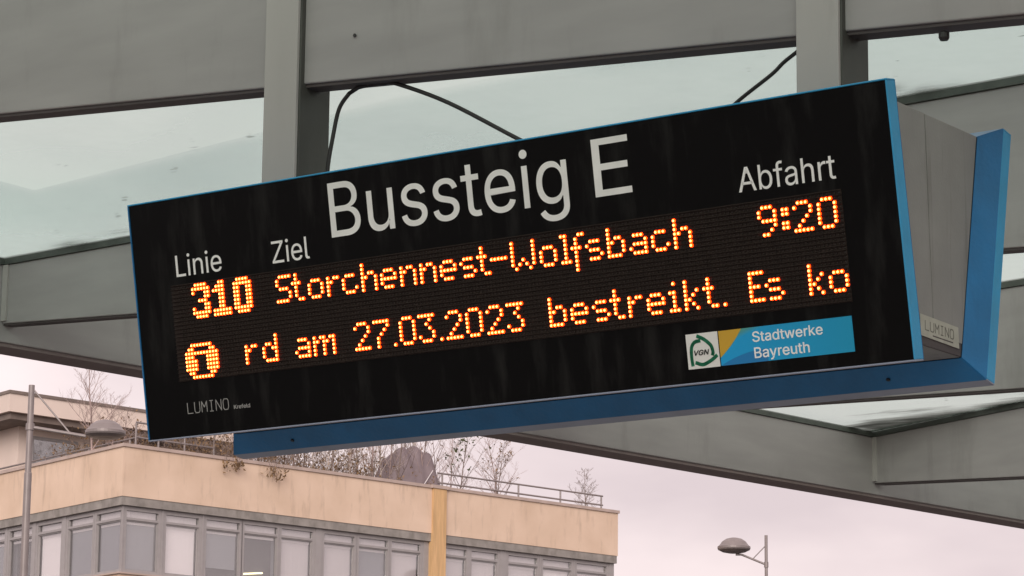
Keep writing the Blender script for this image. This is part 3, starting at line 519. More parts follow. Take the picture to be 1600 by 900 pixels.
def strokes(lines, wd, m, parent, name, w0=-.0029, th=.0006, X=FX, label=None):
    mb = MB()
    for ln in lines:
        for (a, b) in zip(ln, ln[1:]):
            a, b = V((*a, 0)), V((*b, 0)); t = (b - a).normalized(); nn = V((-t.y, t.x, 0)) * wd / 2; a2 = a - t * wd * .3; b2 = b + t * wd * .3
            mb.hexa([p + V((0, 0, w0)) for p in (a2 - nn, b2 - nn, b2 + nn, a2 + nn)] + [p + V((0, 0, w0 + th)) for p in (a2 - nn, b2 - nn, b2 + nn, a2 + nn)])
    o = mb.build(name, m, parent, xf=X)
    if label: o['label'] = label
    return o
def lumino(u0, u1, v0, v1):
    cw = (u1 - u0) / 6; g = .72; out = []
    gl = {'L': [[(0, 1), (0, 0), (1, 0)]], 'U': [[(0, 1), (0, .2), (.2, 0), (.8, 0), (1, .2), (1, 1)]], 'M': [[(0, 0), (0, 1), (.5, .45), (1, 1), (1, 0)]],
          'I': [[(.2, 1), (.8, 1)], [(.5, 1), (.5, 0)], [(.2, 0), (.8, 0)]], 'N': [[(0, 0), (0, 1), (1, 0), (1, 1)]], 'O': [[(.2, 0), (.8, 0), (1, .2), (1, .8), (.8, 1), (.2, 1), (0, .8), (0, .2), (.2, 0)]]}
    for i, ch in enumerate('LUMINO'):
        for ln in gl[ch]: out.append([(u0 + (i + x * g) * cw, v0 + y * (v1 - v0)) for x, y in ln])
    return out
strokes(lumino(.1540, .3095, .0660, .0950), .0022, M['thin'], front, 'lettering', label='thin grey outlined maker name')
# nameplate lettering (plane x = const: map u->y, v->z)
NX = lambda p: PB(.1 + p[0], .080 + p[1] - p[0] * .010) + V((.0012 + p[2], 0, 0))
strokes(lumino(.022, .172, .018, .040), .0026, M['thin2'], plate, 'lettering', w0=-.0002, th=.0005, X=NX, label='dark grey maker name on the nameplate')
strokes([[(.06, .009), (.16, .009)]], .003, M['under'], plate, 'lettering', w0=-.0002, th=.0005, X=NX, label='thin dark line of print below the name')

# ---- stickers
def sticker(u0, u1, v0, v1, m, name, label, w0=-.0029, th=.0008):
    mb = MB(); mb.box((u0, v0, w0), (u1, v1, w0 + th)); o = mb.build(name, m, front, xf=FX); o['label'] = label; return o
sticker(1.7818, 1.8725, .0372, .1226, M['tilewhite'], 'logo_sticker', 'white square sticker with green ring of three strokes')
def smooth_line(P, n=6):
    Q = []
    for i in range(len(P) - 1):
        p0, p1, p2, p3 = [V(P[j]) for j in (max(i - 1, 0), i, i + 1, min(i + 2, len(P) - 1))]
        for k in range(n):
            t = k / n; q = .5 * ((2 * p1) + (p2 - p0) * t + (2 * p0 - 5 * p1 + 4 * p2 - p3) * t * t + (3 * p1 - p0 - 3 * p2 + p3) * t ** 3); Q.append((q.x, q.y))
    return Q + [tuple(P[-1])]
for P in ([(1.8154, .1158), (1.8336, .1064), (1.8509, .0905), (1.8555, .0751), (1.854, .0679)], [(1.8205, .1044), (1.8057, .1017), (1.7963, .0903), (1.7937, .0687), (1.795, .0467)], [(1.8647, .0641), (1.8482, .054), (1.8249, .0461), (1.8056, .0517)]):
    strokes([smooth_line(P)], .0088, M['green'], front, 'logo_stroke', w0=-.0021)
word('VGN', 1.8030, 1.8450, .0695, .0120, M['black'], front, w0=-.0015, bold=18, sh=.25, label='small black slanted letters inside the green ring')

def ad_mat():
    m = bpy.data.materials.new('printed_blue_sticker'); m.use_nodes = True
    nt = m.node_tree; N = nt.nodes; L = nt.links; b = N['Principled BSDF']; b.inputs['Roughness'].default_value = .4
    uv = N.new('ShaderNodeUVMap'); sp = N.new('ShaderNodeSeparateXYZ'); L.new(uv.outputs[0], sp.inputs[0])
    def ma(op, a, b_, c=None):
        n = N.new('ShaderNodeMath'); n.operation = op
        for i, x in enumerate((a, b_, c)):
            if x is None: continue
            if isinstance(x, (int, float)): n.inputs[i].default_value = x
            else: L.new(x, n.inputs[i])
        return n.outputs[0]
    u, v = sp.outputs[0], sp.outputs[1]          # 0..1 across, 0..1 up
    # yellow wedge at the top left, bounded by a falling curve
    t = ma('ADD', ma('MULTIPLY', u, 5.75), ma('MULTIPLY', ma('SUBTRACT', 1.0, v), 1.33))
    t = ma('SUBTRACT', t, ma('MULTIPLY', ma('MULTIPLY', u, ma('SUBTRACT', 1.0, v)), 2.0))
    r = N.new('ShaderNodeValToRGB'); e = r.color_ramp.elements
    e[0].position = .0; e[0].color = (.62, .36, .035, 1); e[1].position = .93; e[1].color = (.62, .36, .03, 1)
    for p_, c_ in ((.965, (.13, .32, .16, 1)), (1.0, (.05, .30, .33, 1))): x = e.new(p_); x.color = c_
    tt = ma('MULTIPLY', t, .94)
    L.new(tt, r.inputs[0])
    rb = N.new('ShaderNodeValToRGB'); q = rb.color_ramp.elements
    q[0].position = 0; q[0].color = (.003, .36, .74, 1); q[1].position = 1; q[1].color = (.003, .31, .54, 1)
    L.new(u, rb.inputs[0])
    mk = N.new('ShaderNodeMapRange'); L.new(tt, mk.inputs[0]); mk.inputs[1].default_value = .955; mk.inputs[2].default_value = .985; mk.inputs[3].default_value = 0; mk.inputs[4].default_value = 1
    # green fade only along the top
    gf = N.new('ShaderNodeMapRange'); L.new(ma('SUBTRACT', u, ma('MULTIPLY', ma('SUBTRACT', v, .62), .75)), gf.inputs[0]); gf.inputs[1].default_value = -.06; gf.inputs[2].default_value = .07; gf.inputs[3].default_value = .85; gf.inputs[4].default_value = 0
    m0 = N.new('ShaderNodeMix'); m0.data_type = 'RGBA'; L.new(gf.outputs[0], m0.inputs['Factor']); L.new(rb.outputs[0], m0.inputs[6]); m0.inputs[7].default_value = (.09, .33, .24, 1)
    # darker blue arc low on the left
    arc = ma('SUBTRACT', v, ma('MULTIPLY', ma('SUBTRACT', ma('MULTIPLY', u, 3.2), ma('MULTIPLY', ma('MULTIPLY', u, u), 4.6)), .62))
    am = N.new('ShaderNodeMapRange'); L.new(arc, am.inputs[0]); am.inputs[1].default_value = .02; am.inputs[2].default_value = .0; am.inputs[3].default_value = 0; am.inputs[4].default_value = .75
    am2 = ma('MULTIPLY', am.outputs[0], ma('LESS_THAN', u, .36))
    m1 = N.new('ShaderNodeMix'); m1.data_type = 'RGBA'; L.new(am2, m1.inputs['Factor']); L.new(m0.outputs[2], m1.inputs[6]); m1.inputs[7].default_value = (.01, .15, .42, 1)
    m2 = N.new('ShaderNodeMix'); m2.data_type = 'RGBA'; L.new(mk.outputs[0], m2.inputs['Factor']); L.new(r.outputs[0], m2.inputs[6]); L.new(m1.outputs[2], m2.inputs[7])
    L.new(m2.outputs[2], b.inputs['Base Color'])
    return m
a = sticker(1.8755, 2.2440, .0378, .1222, ad_mat(), 'utility_sticker', 'blue sticker with yellow and green corner')
set_uv(a, lambda k: ((0, 0), (1, 0), (1, 1), (0, 1))[k % 4])
word('Stadtwerke', 1.9700, 2.1630, .0868, .0240, M['white'], front, w0=-.0021, bold=9, label='upper white word on the blue sticker')
word('Bayreuth', 1.9715, 2.1230, .0478, .0250, M['white'], front, w0=-.0021, bold=9, label='lower white word on the blue sticker')

# ---- dot matrix: 192 x 24 lenses, louvres between the rows
P_ = .0109; U0 = 2.2444 - 191 * P_; V0 = .4134; LW = -.0026
mod = MB(); mod.box((.134, .1545, -.00295), (2.2505, .4215, -.0024)); matrix = mod.build('led_matrix', M['louvre'], front, xf=FX)
lv = MB(); lv.hexa([V(p) for p in ((.135, -.0011, -.0024), (2.2495, -.0011, -.0024), (2.2495, .0011, -.0024), (.135, .0011, -.0024), (.135, -.0002, .0035), (2.2495, -.0002, .0035), (2.2495, .0006, .0035), (.135, .0006, .0035))])
lme = None
for k in range(25):
    v = V0 + P_ / 2 - k * P_
    if lme is None:
        o = lv.build('louvre', M['louvre'], front, xf=lambda p: F(p[0], p[1], p[2]) - OFF); lme = o.data
    else:
        o = bpy.data.objects.new('louvre', lme); col.objects.link(o); o.parent = front
    o.location = OFF + ev * v
FONT = {
 'S': ".XXXX/X..../X..../.XXX./....X/....X/XXXX.", 'W': "X.....X/X.....X/X.....X/X.....X/X..X..X/X.X.X.X/.X...X.", 't': ".X../.X../XXX./.X../.X../.X../..XX",
 'o': "/" "/.XXX./X...X/X...X/X...X/.XXX.", 'r': "//X.XX/XX../X.../X.../X...", 'c': "//.XXX./X..../X..../X...X/.XXX.", 'h': "X..../X..../X.XX./XX..X/X...X/X...X/X...X",
 'e': "//.XXX./X...X/XXXXX/X..../.XXX.", 'n': "//X.XX./XX..X/X...X/X...X/X...X", 's': "//.XXX./X..../.XXX./....X/.XXX.", '-': "///XXXXX", 'l': "XX./.X./.X./.X./.X./.X./XXX",
 'f': "..XX/.X../.X../XXX./.X../.X../.X../.X../.X..", 'b': "X..../X..../X.XX./XX..X/X...X/X...X/XXXX.", 'a': "//.XXX./....X/.XXXX/X...X/.XXXX", 'd': "....X/....X/.XX.X/X..XX/X...X/X...X/.XXXX",
 'm': "//X.XX.XX/XX.XX.X/X..X..X/X..X..X/X..X..X", 'i': ".X./.../XX./.X./.X./.X./XXX", 'k': "X.../X.../X..X/X.X./XX../X.X./X..X", 'E': "XXXX/X.../X.../XXX./X.../X.../XXXX",
 '0': ".XXX./X...X/X...X/X...X/X...X/X...X/.XXX.", '2': ".XXX./X...X/....X/...X./..X../.X.../XXXXX", '3': "XXXXX/...X./..X../...X./....X/X...X/.XXX.", '7': "XXXXX/....X/...X./..X../.X.../.X.../.X...",
 '9': ".XXX./X...X/X...X/.XXXX/....X/...X./.XX..", ':': "/XX/XX//XX/XX", '.': "//////X",
 'B3': ".XXXX./XXXXXX/X...XX/....XX/..XXX./....XX/X...XX/XXXXXX/.XXXX.", 'B1': "..XX../.XXX../XXXX../..XX../..XX../..XX../..XX../XXXXXX/XXXXXX", 'B0': ".XXXX./XXXXXX/XX..XX/XX..XX/XX..XX/XX..XX/XX..XX/XXXXXX/.XXXX.",
 'INFO': "..XXXXXXX../.XX.....XX./XXXXXXXXXXX/XXX....XXXX/XXXX...XXXX/XXXX...XXXX/XXXX...XXXX/.XX.....XX./..XXXXXXX.."}
L1 = [('S', .513), ('t', .5673), ('o', .6236), ('r', .6885), ('c', .7405), ('h', .8056), ('e', .8697), ('n', .9347), ('n', 1.0), ('e', 1.0651), ('s', 1.1292), ('t', 1.1843), ('-', 1.2268), ('W', 1.2917), ('o', 1.3804), ('l', 1.4452), ('f', 1.4767), ('s', 1.5207), ('b', 1.5857), ('a', 1.6512), ('c', 1.7162), ('h', 1.7815), ('9', 2.0221), (':', 2.0884), ('2', 2.1205), ('0', 2.1868)]
L2 = [('r', .3853), ('d', .4468), ('a', .5603), ('m', .624), ('2', .7645), ('7', .829), ('.', .8945), ('0', .9153), ('3', .978), ('.', 1.0462), ('2', 1.0666), ('0', 1.1314), ('2', 1.1971), ('3', 1.261), ('b', 1.3917), ('e', 1.4575), ('s', 1.5234), ('t', 1.5768), ('r', 1.6304), ('e', 1.6858), ('i', 1.7506), ('k', 1.7945), ('t', 1.849), ('.', 1.9046), ('E', 1.9797), ('s', 2.0239), ('k', 2.1438), ('o', 2.1993)]
chars = [(c, u, 1) for c, u in L1] + [(c, u, 15) for c, u in L2] + [('B3', .2130, 0), ('B1', .2875, 0), ('B0', .3632, 0), ('INFO', .1695, 15)]
glyph_me = {}
lit = set()
def glyph(c):
    mb = MB()
    for r, row in enumerate(FONT[c].split('/')):
        for k, ch in enumerate(row):
            if ch != 'X': continue
            cx, cy = k * P_, -r * P_
            n = 10; b = len(mb.v)
            for rad, wz in ((.00545, -.0024), (.0051, -.0018), (.0045, -.0004), (.0030, .0016)):
                for j in range(n):
                    an = 2 * math.pi * j / n; mb.v.append(V((cx + rad * math.cos(an), cy + rad * math.sin(an), wz)))
            for i in range(3):
                for j in range(n):
                    q = b + i * n; mb.f.append((q + j, q + (j + 1) % n, q + n + (j + 1) % n, q + n + j)); mb.m.append(2 if i == 0 else 0)
            mb.f.append(tuple(b + 3 * n + j for j in range(n))); mb.m.append(1)
    return mb
for c, u, r0 in chars:
    v = V0 - r0 * P_
    if c in glyph_me:
        o = bpy.data.objects.new('led_character', glyph_me[c]); col.objects.link(o); o.parent = front
    else:
        o = glyph(c).build('led_character', None, front, mats=[M['ring'], M['core'], M['halo']], xf=lambda p: F(p[0], p[1], p[2]) - OFF); glyph_me[c] = o.data
    o.location = OFF + V((u, 0, 0)) + ev * v
    for r, row in enumerate(FONT[c].split('/')):
        for k, ch in enumerate(row):
            if ch == 'X': lit.add((round((u - U0) / P_ + k - .5), r0 + r)); lit.add((round((u - U0) / P_ + k + .5), r0 + r))
mb = MB()
for r in range(24):
    for k in range(192):
        if (k, r) in lit: continue
        cx, cy = U0 + k * P_, V0 - r * P_; b = len(mb.v)
        for rad, wz in ((.0032, -.0024), (.0016, -.0006)):
            for j in range(6): mb.v.append(V((cx + rad * math.cos(j * math.pi / 3), cy + rad * math.sin(j * math.pi / 3), wz)))
        for j in range(6): mb.f.append((b + j, b + (j + 1) % 6, b + 6 + (j + 1) % 6, b + 6 + j)); mb.m.append(0)
        mb.f.append(tuple(b + 6 + j for j in range(6))); mb.m.append(0)
tag(mb.build('unlit_led', M['unlit'], front, xf=FX), kind='stuff')

# ================================================================== OFFICE BUILDING
# local frame: x along the right wing, y into the building, z up; the corner nearest the viewer is the origin
CB = V((-42.489, 44.8225, 0)); RZ = math.atan2(.9854, .1703)
bld = empty('office_building', CB, RZ)
tag(bld, 'cream rendered flat-roofed office building with a corner ribbon of grey windows', 'building')
ZR = 9.0 + CAMZ
def RWx(s, o, z): return V((s, -o, z))                     # o: outward
LD = V((math.cos(math.radians(82.02)), math.sin(math.radians(82.02)), 0)); LN = V((-LD.y, LD.x, 0))
def LWx(s, o, z): return LD * s + LN * o + V((0, 0, z))
def wbox(mb, X, s0, s1, o0, o1, z0, z1, mi=0):
    mb.hexa([X(s0, o0, z0), X(s1, o0, z0), X(s1, o1, z0), X(s0, o1, z0), X(s0, o0, z1), X(s1, o0, z1), X(s1, o1, z1), X(s0, o1, z1)], mi)
def bpart(name, m, X, *b, parent=None, bevel=0):
    mb = MB(); wbox(mb, X, *b); return mb.build(name, M[m], parent or bld, bevel=bevel)
LR, LLn = 14.816, 13.0
def corner_band(name, m, o0, o1, z0, z1, rend=LR):
    # one mitred ring piece round the corner: two boxes sharing the mitre
    def cpt(o):      # intersection of the two offset faces
        # y = -o ; LN.(p) = o
        y = -o; x = (o - LN.y * y) / LN.x; return V((x, y, 0))
    a, b = cpt(o0), cpt(o1); z0v, z1v = V((0, 0, z0)), V((0, 0, z1))
    mb = MB()
    e0, e1 = V((rend, -o0, 0)), V((rend, -o1, 0))
    mb.hexa([a + z0v, e0 + z0v, e1 + z0v, b + z0v, a + z1v, e0 + z1v, e1 + z1v, b + z1v])
    f0, f1 = LD * LLn + LN * o0, LD * LLn + LN * o1
    r = mb.build(name, M[m], bld)
    mb = MB()
    mb.hexa([f0 + z0v, a + z0v, b + z0v, f1 + z0v, f0 + z1v, a + z1v, b + z1v, f1 + z1v])
    l = mb.build(name, M[m], bld)
    return r, l
# core volume and roof
core = MB()
cp = [V((.5, .45, 0)), V((LR - .2, .45, 0)), V((LR - .2, 12, 0)), LD * LLn + V((3, 0, 0)) + V((0, 0, 0)), LD * LLn + V((.6, 0, 0))]
n = len(cp); vs = [p + V((0, 0, 0)) for p in cp] + [p + V((0, 0, ZR - .9)) for p in cp]
me_obj('wall', vs, [tuple(range(n))[::-1], tuple(range(n, 2 * n))] + [(k, (k + 1) % n, n + (k + 1) % n, n + k) for k in range(n)], M['inside'], bld)
cp = [V((.1, .12, 0)), V((LR - .06, .12, 0)), V((LR - .06, 12, 0)), LD * LLn + V((3.2, 0, 0)), LD * LLn + V((.13, 0, 0))]
vs = [p + V((0, 0, ZR - .9)) for p in cp] + [p + V((0, 0, ZR - .75)) for p in cp]
me_obj('flat_roof', vs, [tuple(range(n))[::-1], tuple(range(n, 2 * n))] + [(k, (k + 1) % n, n + (k + 1) % n, n + k) for k in range(n)], M['gravel'], bld)
PZ = 7.905 + CAMZ
for nm, mt, o0, o1, z0, z1 in (('parapet', 'render', -.18, 0, PZ, ZR - .07), ('coping', 'coping', -.22, .035, ZR - .069, ZR), ('concrete_band', 'fasciagrey', -.3, -.015, 7.725 + CAMZ, PZ - .001),
                               ('sill_wall', 'render', -.35, .0, 5.1 + CAMZ, 6.30 + CAMZ), ('sill', 'coping', -.34, .05, 6.301 + CAMZ, 6.335 + CAMZ), ('concrete_band', 'fasciagrey', -.3, -.015, 4.92 + CAMZ, 5.099 + CAMZ),
                               ('sill_wall', 'render', -.35, .0, 2.3 + CAMZ, 3.5 + CAMZ), ('concrete_band', 'fasciagrey', -.3, -.015, 2.12 + CAMZ, 2.299 + CAMZ), ('sill_wall', 'render', -.35, 0, 0, .75 + CAMZ)):
    if nm == 'parapet':
        r, l = corner_band(nm, mt, o0, o1, z0, z1, LR - .05)
    else: corner_band(nm, mt, o0, o1, z0, z1, LR - (.02 if nm == 'coping' else .07))
# end wall of the right wing
bpart('end_wall', 'render', RWx, LR - .19, LR - .0501, -12, -.181, PZ, ZR - .07)
bpart('end_wall', 'render', RWx, LR - .22, LR - .08, -12, -.301, 0, PZ - .001)
# head frame of the ribbon windows and continuous frame behind
top = 7.724 + CAMZ
def wing_windows(X, units, zt, zb, detailed=True):
    for (s0, s1, kind) in units:
        fr = MB(); o0, o1 = -.17, -.10; m_ = .075
        wbox(fr, X, s0 - m_, s0, o0, o1, zb, zt); wbox(fr, X, s1, s1 + m_, o0, o1, zb, zt)
        wbox(fr, X, s0 + .0005, s1 - .0005, o0, o1 - .004, zt - .09, zt); wbox(fr, X, s0 + .0005, s1 - .0005, o0, o1 - .004, zb, zb + .06)
        wbox(fr, X, s0 + .0005, s1 - .0005, o0, o1 - .004, zt - .285, zt - .235)
        w_ = fr.build('window', M['winframe'], bld)
        sh = MB()
        for a, b, c, d_ in ((s0 + .001, s0 + .022, zb + .061, zt - .286), (s1 - .022, s1 - .001, zb + .061, zt - .286)): wbox(sh, X, a, b, -.169, -.125, c, d_)
        wbox(sh, X, s0 + .0225, s1 - .0225, -.169, -.127, zb + .061, zb + .085); wbox(sh, X, s0 + .0225, s1 - .0225, -.169, -.127, zt - .308, zt - .286)
        sh.build('sash', M['winframe'], w_)
        g_ = MB(); wbox(g_, X, s0 + .0225, s1 - .0225, -.160, -.150, zb + .086, zt - .309); g_.build('pane', M['winglass'], w_)
        g_ = MB(); wbox(g_, X, s0 + .001, s1 - .001, -.160, -.150, zt - .234, zt - .091); g_.build('pane', M['winglass'], w_)
        g_ = MB(); wbox(g_, X, s0 + .001, s1 - .001, -.30, -.20, zt - .25, zt - .07); g_.build('blind_box', M['blindmid'], w_)
        bt = {'w': 'blind', 'm': 'blindmid', 'g': 'blindgrey', 'd': None, 'x': 'blindgrey'}[kind]
        g_ = MB(); wbox(g_, X, s0 + .03, s1 - .03, -.235, -.20, zt - .365, zt - .315); g_.build('blind_rail', M['blind'], w_)
        if bt:
            low = zb + (.30 if kind == 'x' else .10)
            g_ = MB(); wbox(g_, X, s0 + .035, s1 - .035, -.225, -.212, low, zt - .366); g_.build('blind', M[bt], w_)
        g_ = MB(); wbox(g_, X, max(s0 - m_ + .001, .6), s1 + m_ - .001, -.44, -.36, zb, zt - .01); g_.build('backing', M['inside' if kind in 'dx' else 'blindgrey'], w_)
RU = [(.21, 1.04, 'g'), (1.24, 2.11, 'w'), (2.31, 3.22, 'x'), (3.34, 4.26, 'd'), (4.37, 5.26, 'm'), (5.59, 6.47, 'm'), (6.60, 7.46, 'g'), (7.57, 8.45, 'm'), (9.12, 9.88, 'm'), (10.03, 10.86, 'm'), (11.21, 12.16, 'm'), (12.34, 13.29, 'w'), (13.47, 14.49, 'm')]
LU_ = [(.20, 1.25, 'g'), (1.41, 2.50, 'g'), (2.80, 3.88, 'w'), (4.16, 5.22, 'd'), (5.45, 6.5, 'g'), (6.7, 7.75, 'm'), (8.0, 9.05, 'g'), (9.3, 10.35, 'm'), (10.6, 11.65, 'g')]
for dz in (0, -2.8):
    wing_windows(RWx, RU, top + dz, 6.336 + CAMZ + dz); wing_windows(LWx, LU_, top + dz, 6.336 + CAMZ + dz)
    # filler posts where the frames leave gaps, and the corner post
    def filler(X, units, s_end):
        prev = .134
        for s0, s1, _k in units + [(s_end + .0, 0, 0)]:
            a, b = prev, s0 - .0755
            if b - a > .02:
                mb = MB(); wbox(mb, X, a, b, -.24, -.085, 6.336 + CAMZ + dz, top + dz); mb.build('frame_post', M['winframe'], bld)
            prev = s1 + .0755
    filler(RWx, RU, LR - .02); filler(LWx, LU_, LLn)
a_ = V((.133, .088, 0)); b_ = V((-(.088 * LN.y + .088) / LN.x * 1.0, .088, 0)) if False else V(((-.088 - LN.y * .088) / LN.x, .088, 0)); c_ = LD * .133 + LN * -.088; d_ = V((.2, .3, 0))
mb = MB(); mb.hexa([p + V((0, 0, 2.0)) for p in (b_, a_, d_, c_)] + [p + V((0, 0, top)) for p in (b_, a_, d_, c_)]); mb.build('corner_post', M['winframe'], bld)
# timber clad pillar standing proud of the parapet
bpart('pillar', 'wood', RWx, 8.68, 9.08, -.2, .06, 0, ZR - .071)
bpart('coping', 'coping', RWx, 8.62, 9.14, -.2, .085, ZR - .0685, ZR + .006)
# lit tube light seen through the fourth window
mb = MB(); P0 = V((3.35, .3, 6.46 + CAMZ)); mb.tube([RWx(3.42, -.33, 6.585 + CAMZ), RWx(4.05, -.33, 6.655 + CAMZ)], .018, 8); mb.build('ceiling_lamp', M['tube'], bld)
# penthouse set back on the roof
PO = -5.6; PS0 = .98; PT = 10.86 + CAMZ
def PXX(s, o, z): return V((s, -o - PO, z))
def PL(s, o, z): return V((PS0, -PO, z)) + LD * s + LN * o - V((0, 0, 0))
pe = 8.6
ring = MB()
def quadprism(mb, pts, z0, z1):
    mb.hexa([V((p[0], p[1], z0)) for p in pts] + [V((p[0], p[1], z1)) for p in pts])
def roofslab(ov, z0, z1, name, m):
    a = V((PS0 - ov, -PO - ov, 0)); b = V((pe + ov, -PO - ov, 0)); c = V((pe + ov, -PO + 5, 0)); d_ = a + LD * 7
    mb = MB(); quadprism(mb, [a, b, c, d_], z0, z1); return mb.build(name, M[m], bld)
roofslab(.03, PT - .07, PT, 'coping', 'darkfascia'); roofslab(0, PT - .475, PT - .0705, 'fascia', 'render_l'); roofslab(-.12, PT - .62, PT - .4755, 'dark_soffit', 'darkfascia')
roofslab(-.9, ZR - .7, PT - .6205, 'penthouse_wall', 'render_l')
# penthouse openings on the front: patio door, windows
def pwin(s0, s1, z0, z1):
    a = MB(); yy = -PO + .9
    a.box((s0, yy - .05, z0), (s0 + .07, yy - .005, z1)); a.box((s1 - .07, yy - .05, z0), (s1, yy - .005, z1)); a.box((s0 + .0705, yy - .05, z0), (s1 - .0705, yy - .005, z0 + .07)); a.box((s0 + .0705, yy - .05, z1 - .07), (s1 - .0705, yy - .005, z1))
    w_ = a.build('window', M['winframe'], bld); b = MB(); b.box((s0 + .071, yy - .03, z0 + .071), (s1 - .071, yy - .02, z1 - .071)); b.build('pane', M['winglass'], w_)
    c = MB(); c.box((s0 + .071, yy - .012, z0 + .071), (s1 - .071, yy - .002, z1 - .071)); c.build('backing', M['blindgrey'], w_)
pwin(2.2, 3.5, 9.0 + CAMZ, 10.05 + CAMZ); pwin(3.7, 5.0, 9.0 + CAMZ, 10.05 + CAMZ); pwin(5.3, 6.5, 9.0 + CAMZ, 10.05 + CAMZ)
for t in (1.0, 2.8):
    o_ = V((PS0 + .9, -PO + .9, 0)); a, b = o_ + LD * t, o_ + LD * (t + 1.5); mb = MB()
    mb.hexa([a + LN * .0 + V((0, 0, 8.9 + CAMZ)), b + V((0, 0, 8.9 + CAMZ)), b + LN * .03 + V((0, 0, 8.9 + CAMZ)), a + LN * .03 + V((0, 0, 8.9 + CAMZ)), a + V((0, 0, 10.1 + CAMZ)), b + V((0, 0, 10.1 + CAMZ)), b + LN * .03 + V((0, 0, 10.1 + CAMZ)), a + LN * .03 + V((0, 0, 10.1 + CAMZ))])
    w_ = mb.build('window', M['winframe'], bld)

# world transform of the building frame
Rb = Matrix.Rotation(RZ, 3, 'Z')
def BW(s, inn, z): return CB + Rb @ V((s, inn, 0)) + V((0, 0, z))     # inn: metres behind the right-wing face
FL = ZR - .75                                                          # terrace level
# railings on the roof terrace
def railing(pts, hts, label, foot, posts_at):
    base = V((pts[0][0], pts[0][1], foot)); r_ = empty('railing', base); tag(r_, label, 'railing')
    for h in hts:
        mb = MB(); mb.tube([V((x, y, h)) - base for x, y in pts], .021, 8); mb.build('rail', M['rail'], r_)
    for (x, y) in posts_at:
        mb = MB(); mb.tube([V((x, y, foot)) - base, V((x, y, max(hts) - .02)) - base], .022, 8); mb.build('post', M['rail'], r_)
def bp(s, i): q = BW(s, i, 0); return (q.x, q.y)
railing([bp(9.3, .5), bp(12, .5), bp(14.75, .5)], [9.39 + CAMZ, 9.17 + CAMZ], 'thin metal railing on the roof edge right of the timber pillar', FL, [bp(9.45, .5), bp(11.9, .5), bp(13.3, .5), bp(14.70, .5)])
def lp(s, i): q = CB + Rb @ (LD * s + LN * (-i)); return (q.x, q.y)
railing([lp(7.5, .8), lp(3, .8), lp(.8, .8)], [9.30 + CAMZ, 9.12 + CAMZ], 'thin metal railing on the roof edge behind the left street lamp', FL, [lp(7.5, .8), lp(5, .8), lp(3, .8), lp(1.2, .8)])
railing([bp(.9, .8), bp(3.0, .8)], [9.62 + CAMZ, 9.30 + CAMZ], 'short metal railing on the roof right of the building corner', FL, [bp(.9, .8), bp(1.5, .8), bp(2.2, .8), bp(3.0, .8)])

# ================================================================== vegetation on the roof terrace
def grow(mb, rng, p, d_, ln, r, depth, spread, n_child, sides=5, up=.12, leafs=None):
    segs = 4 if depth > 1 else 3; pts = [p]; dd = d_.normalized(); rr = [r]
    for i in range(segs):
        dd = (dd + V((rng.uniform(-1, 1), rng.uniform(-1, 1), rng.uniform(-.6, 1) * .6 + up)) * .16).normalized()
        pts.append(pts[-1] + dd * ln / segs); rr.append(r * (1 - .62 * (i + 1) / segs))
    mb.tube(pts, rr, sides if depth > 1 else 3, cap=False)
    if leafs is not None and depth <= 1:
        for i in range(rng.randint(1, 3)): leafs.append(pts[-1 - rng.randint(0, 1)] + V((rng.uniform(-.03, .03), rng.uniform(-.03, .03), rng.uniform(-.03, .03))))
    if depth <= 0: return
    for k in range(n_child):
        t = .3 + .7 * (k + rng.random()) / n_child; i = min(int(t * segs), segs - 1); f_ = t * segs - i
        q = pts[i].lerp(pts[i + 1], f_)
        a = rng.uniform(0, 2 * math.pi); side = V((math.cos(a), math.sin(a), rng.uniform(.1, .5)))
        grow(mb, rng, q, (dd * (1 - spread) + side * spread), ln * rng.uniform(.42, .62) * (1.15 - .5 * t), max(rr[i] * .55, .0028), depth - 1, spread, n_child, sides, up, leafs)
def leafmesh(pts, rng, size):
    mb = MB()
    for p in pts:
        a = V((rng.uniform(-1, 1), rng.uniform(-1, 1), rng.uniform(-1, 1))).normalized(); b = a.cross(V((rng.uniform(-1, 1), rng.uniform(-1, 1), 1))).normalized()
        s = size * rng.uniform(.5, 1.2); k = len(mb.v); c = a.cross(b) * s * .18
        mb.v += [p - a * s, p + b * s * .45 + c, p + a * s, p - b * s * .45 + c]; mb.f += [(k, k + 1, k + 2), (k, k + 2, k + 3)]; mb.m += [0, 0]
    return mb
def tree(name, pos, h, seed, label, cat='tree', group=None, m='bark', r=.022, depth=3, n=5, spread=.55, lean=(0, 0), leaf=None, leafsize=.06, trunk_frac=1.0, sides=5):
    rng = random.Random(seed); t = empty(name, pos); tag(t, label, cat, group)
    tr = MB(); br = MB(); lf = [] if leaf else None
    segs = 7; pts = [V((0, 0, 0))]; dd = V((lean[0], lean[1], 1)).normalized(); rr = [r]
    for i in range(segs):
        dd = (dd + V((rng.uniform(-1, 1), rng.uniform(-1, 1), .8)) * .07).normalized(); pts.append(pts[-1] + dd * h / segs); rr.append(max(r * (1 - .85 * (i + 1) / segs), .004))
    tr.tube(pts, rr, 7)
    nb = n * 3
    for k in range(nb):
        f_ = .28 + .70 * k / nb; i = int(f_ * segs); q = pts[i].lerp(pts[min(i + 1, segs)], f_ * segs - i)
        a = k * 2.4 + rng.uniform(-.4, .4); side = V((math.cos(a), math.sin(a), rng.uniform(.4, .9)))
        grow(br, rng, q, dd * (1 - spread) + side * spread, h * .40 * (1.25 - f_) * rng.uniform(.7, 1.15), rr[i] * .55, depth - 1, spread, n - 1, sides, .12, lf)
    tr.build('trunk', M[m], t, smooth=True); br.build('crown', M[m], t)
    if leaf and lf: leafmesh(lf, rng, leafsize).build('foliage', M[leaf], t)
    return t
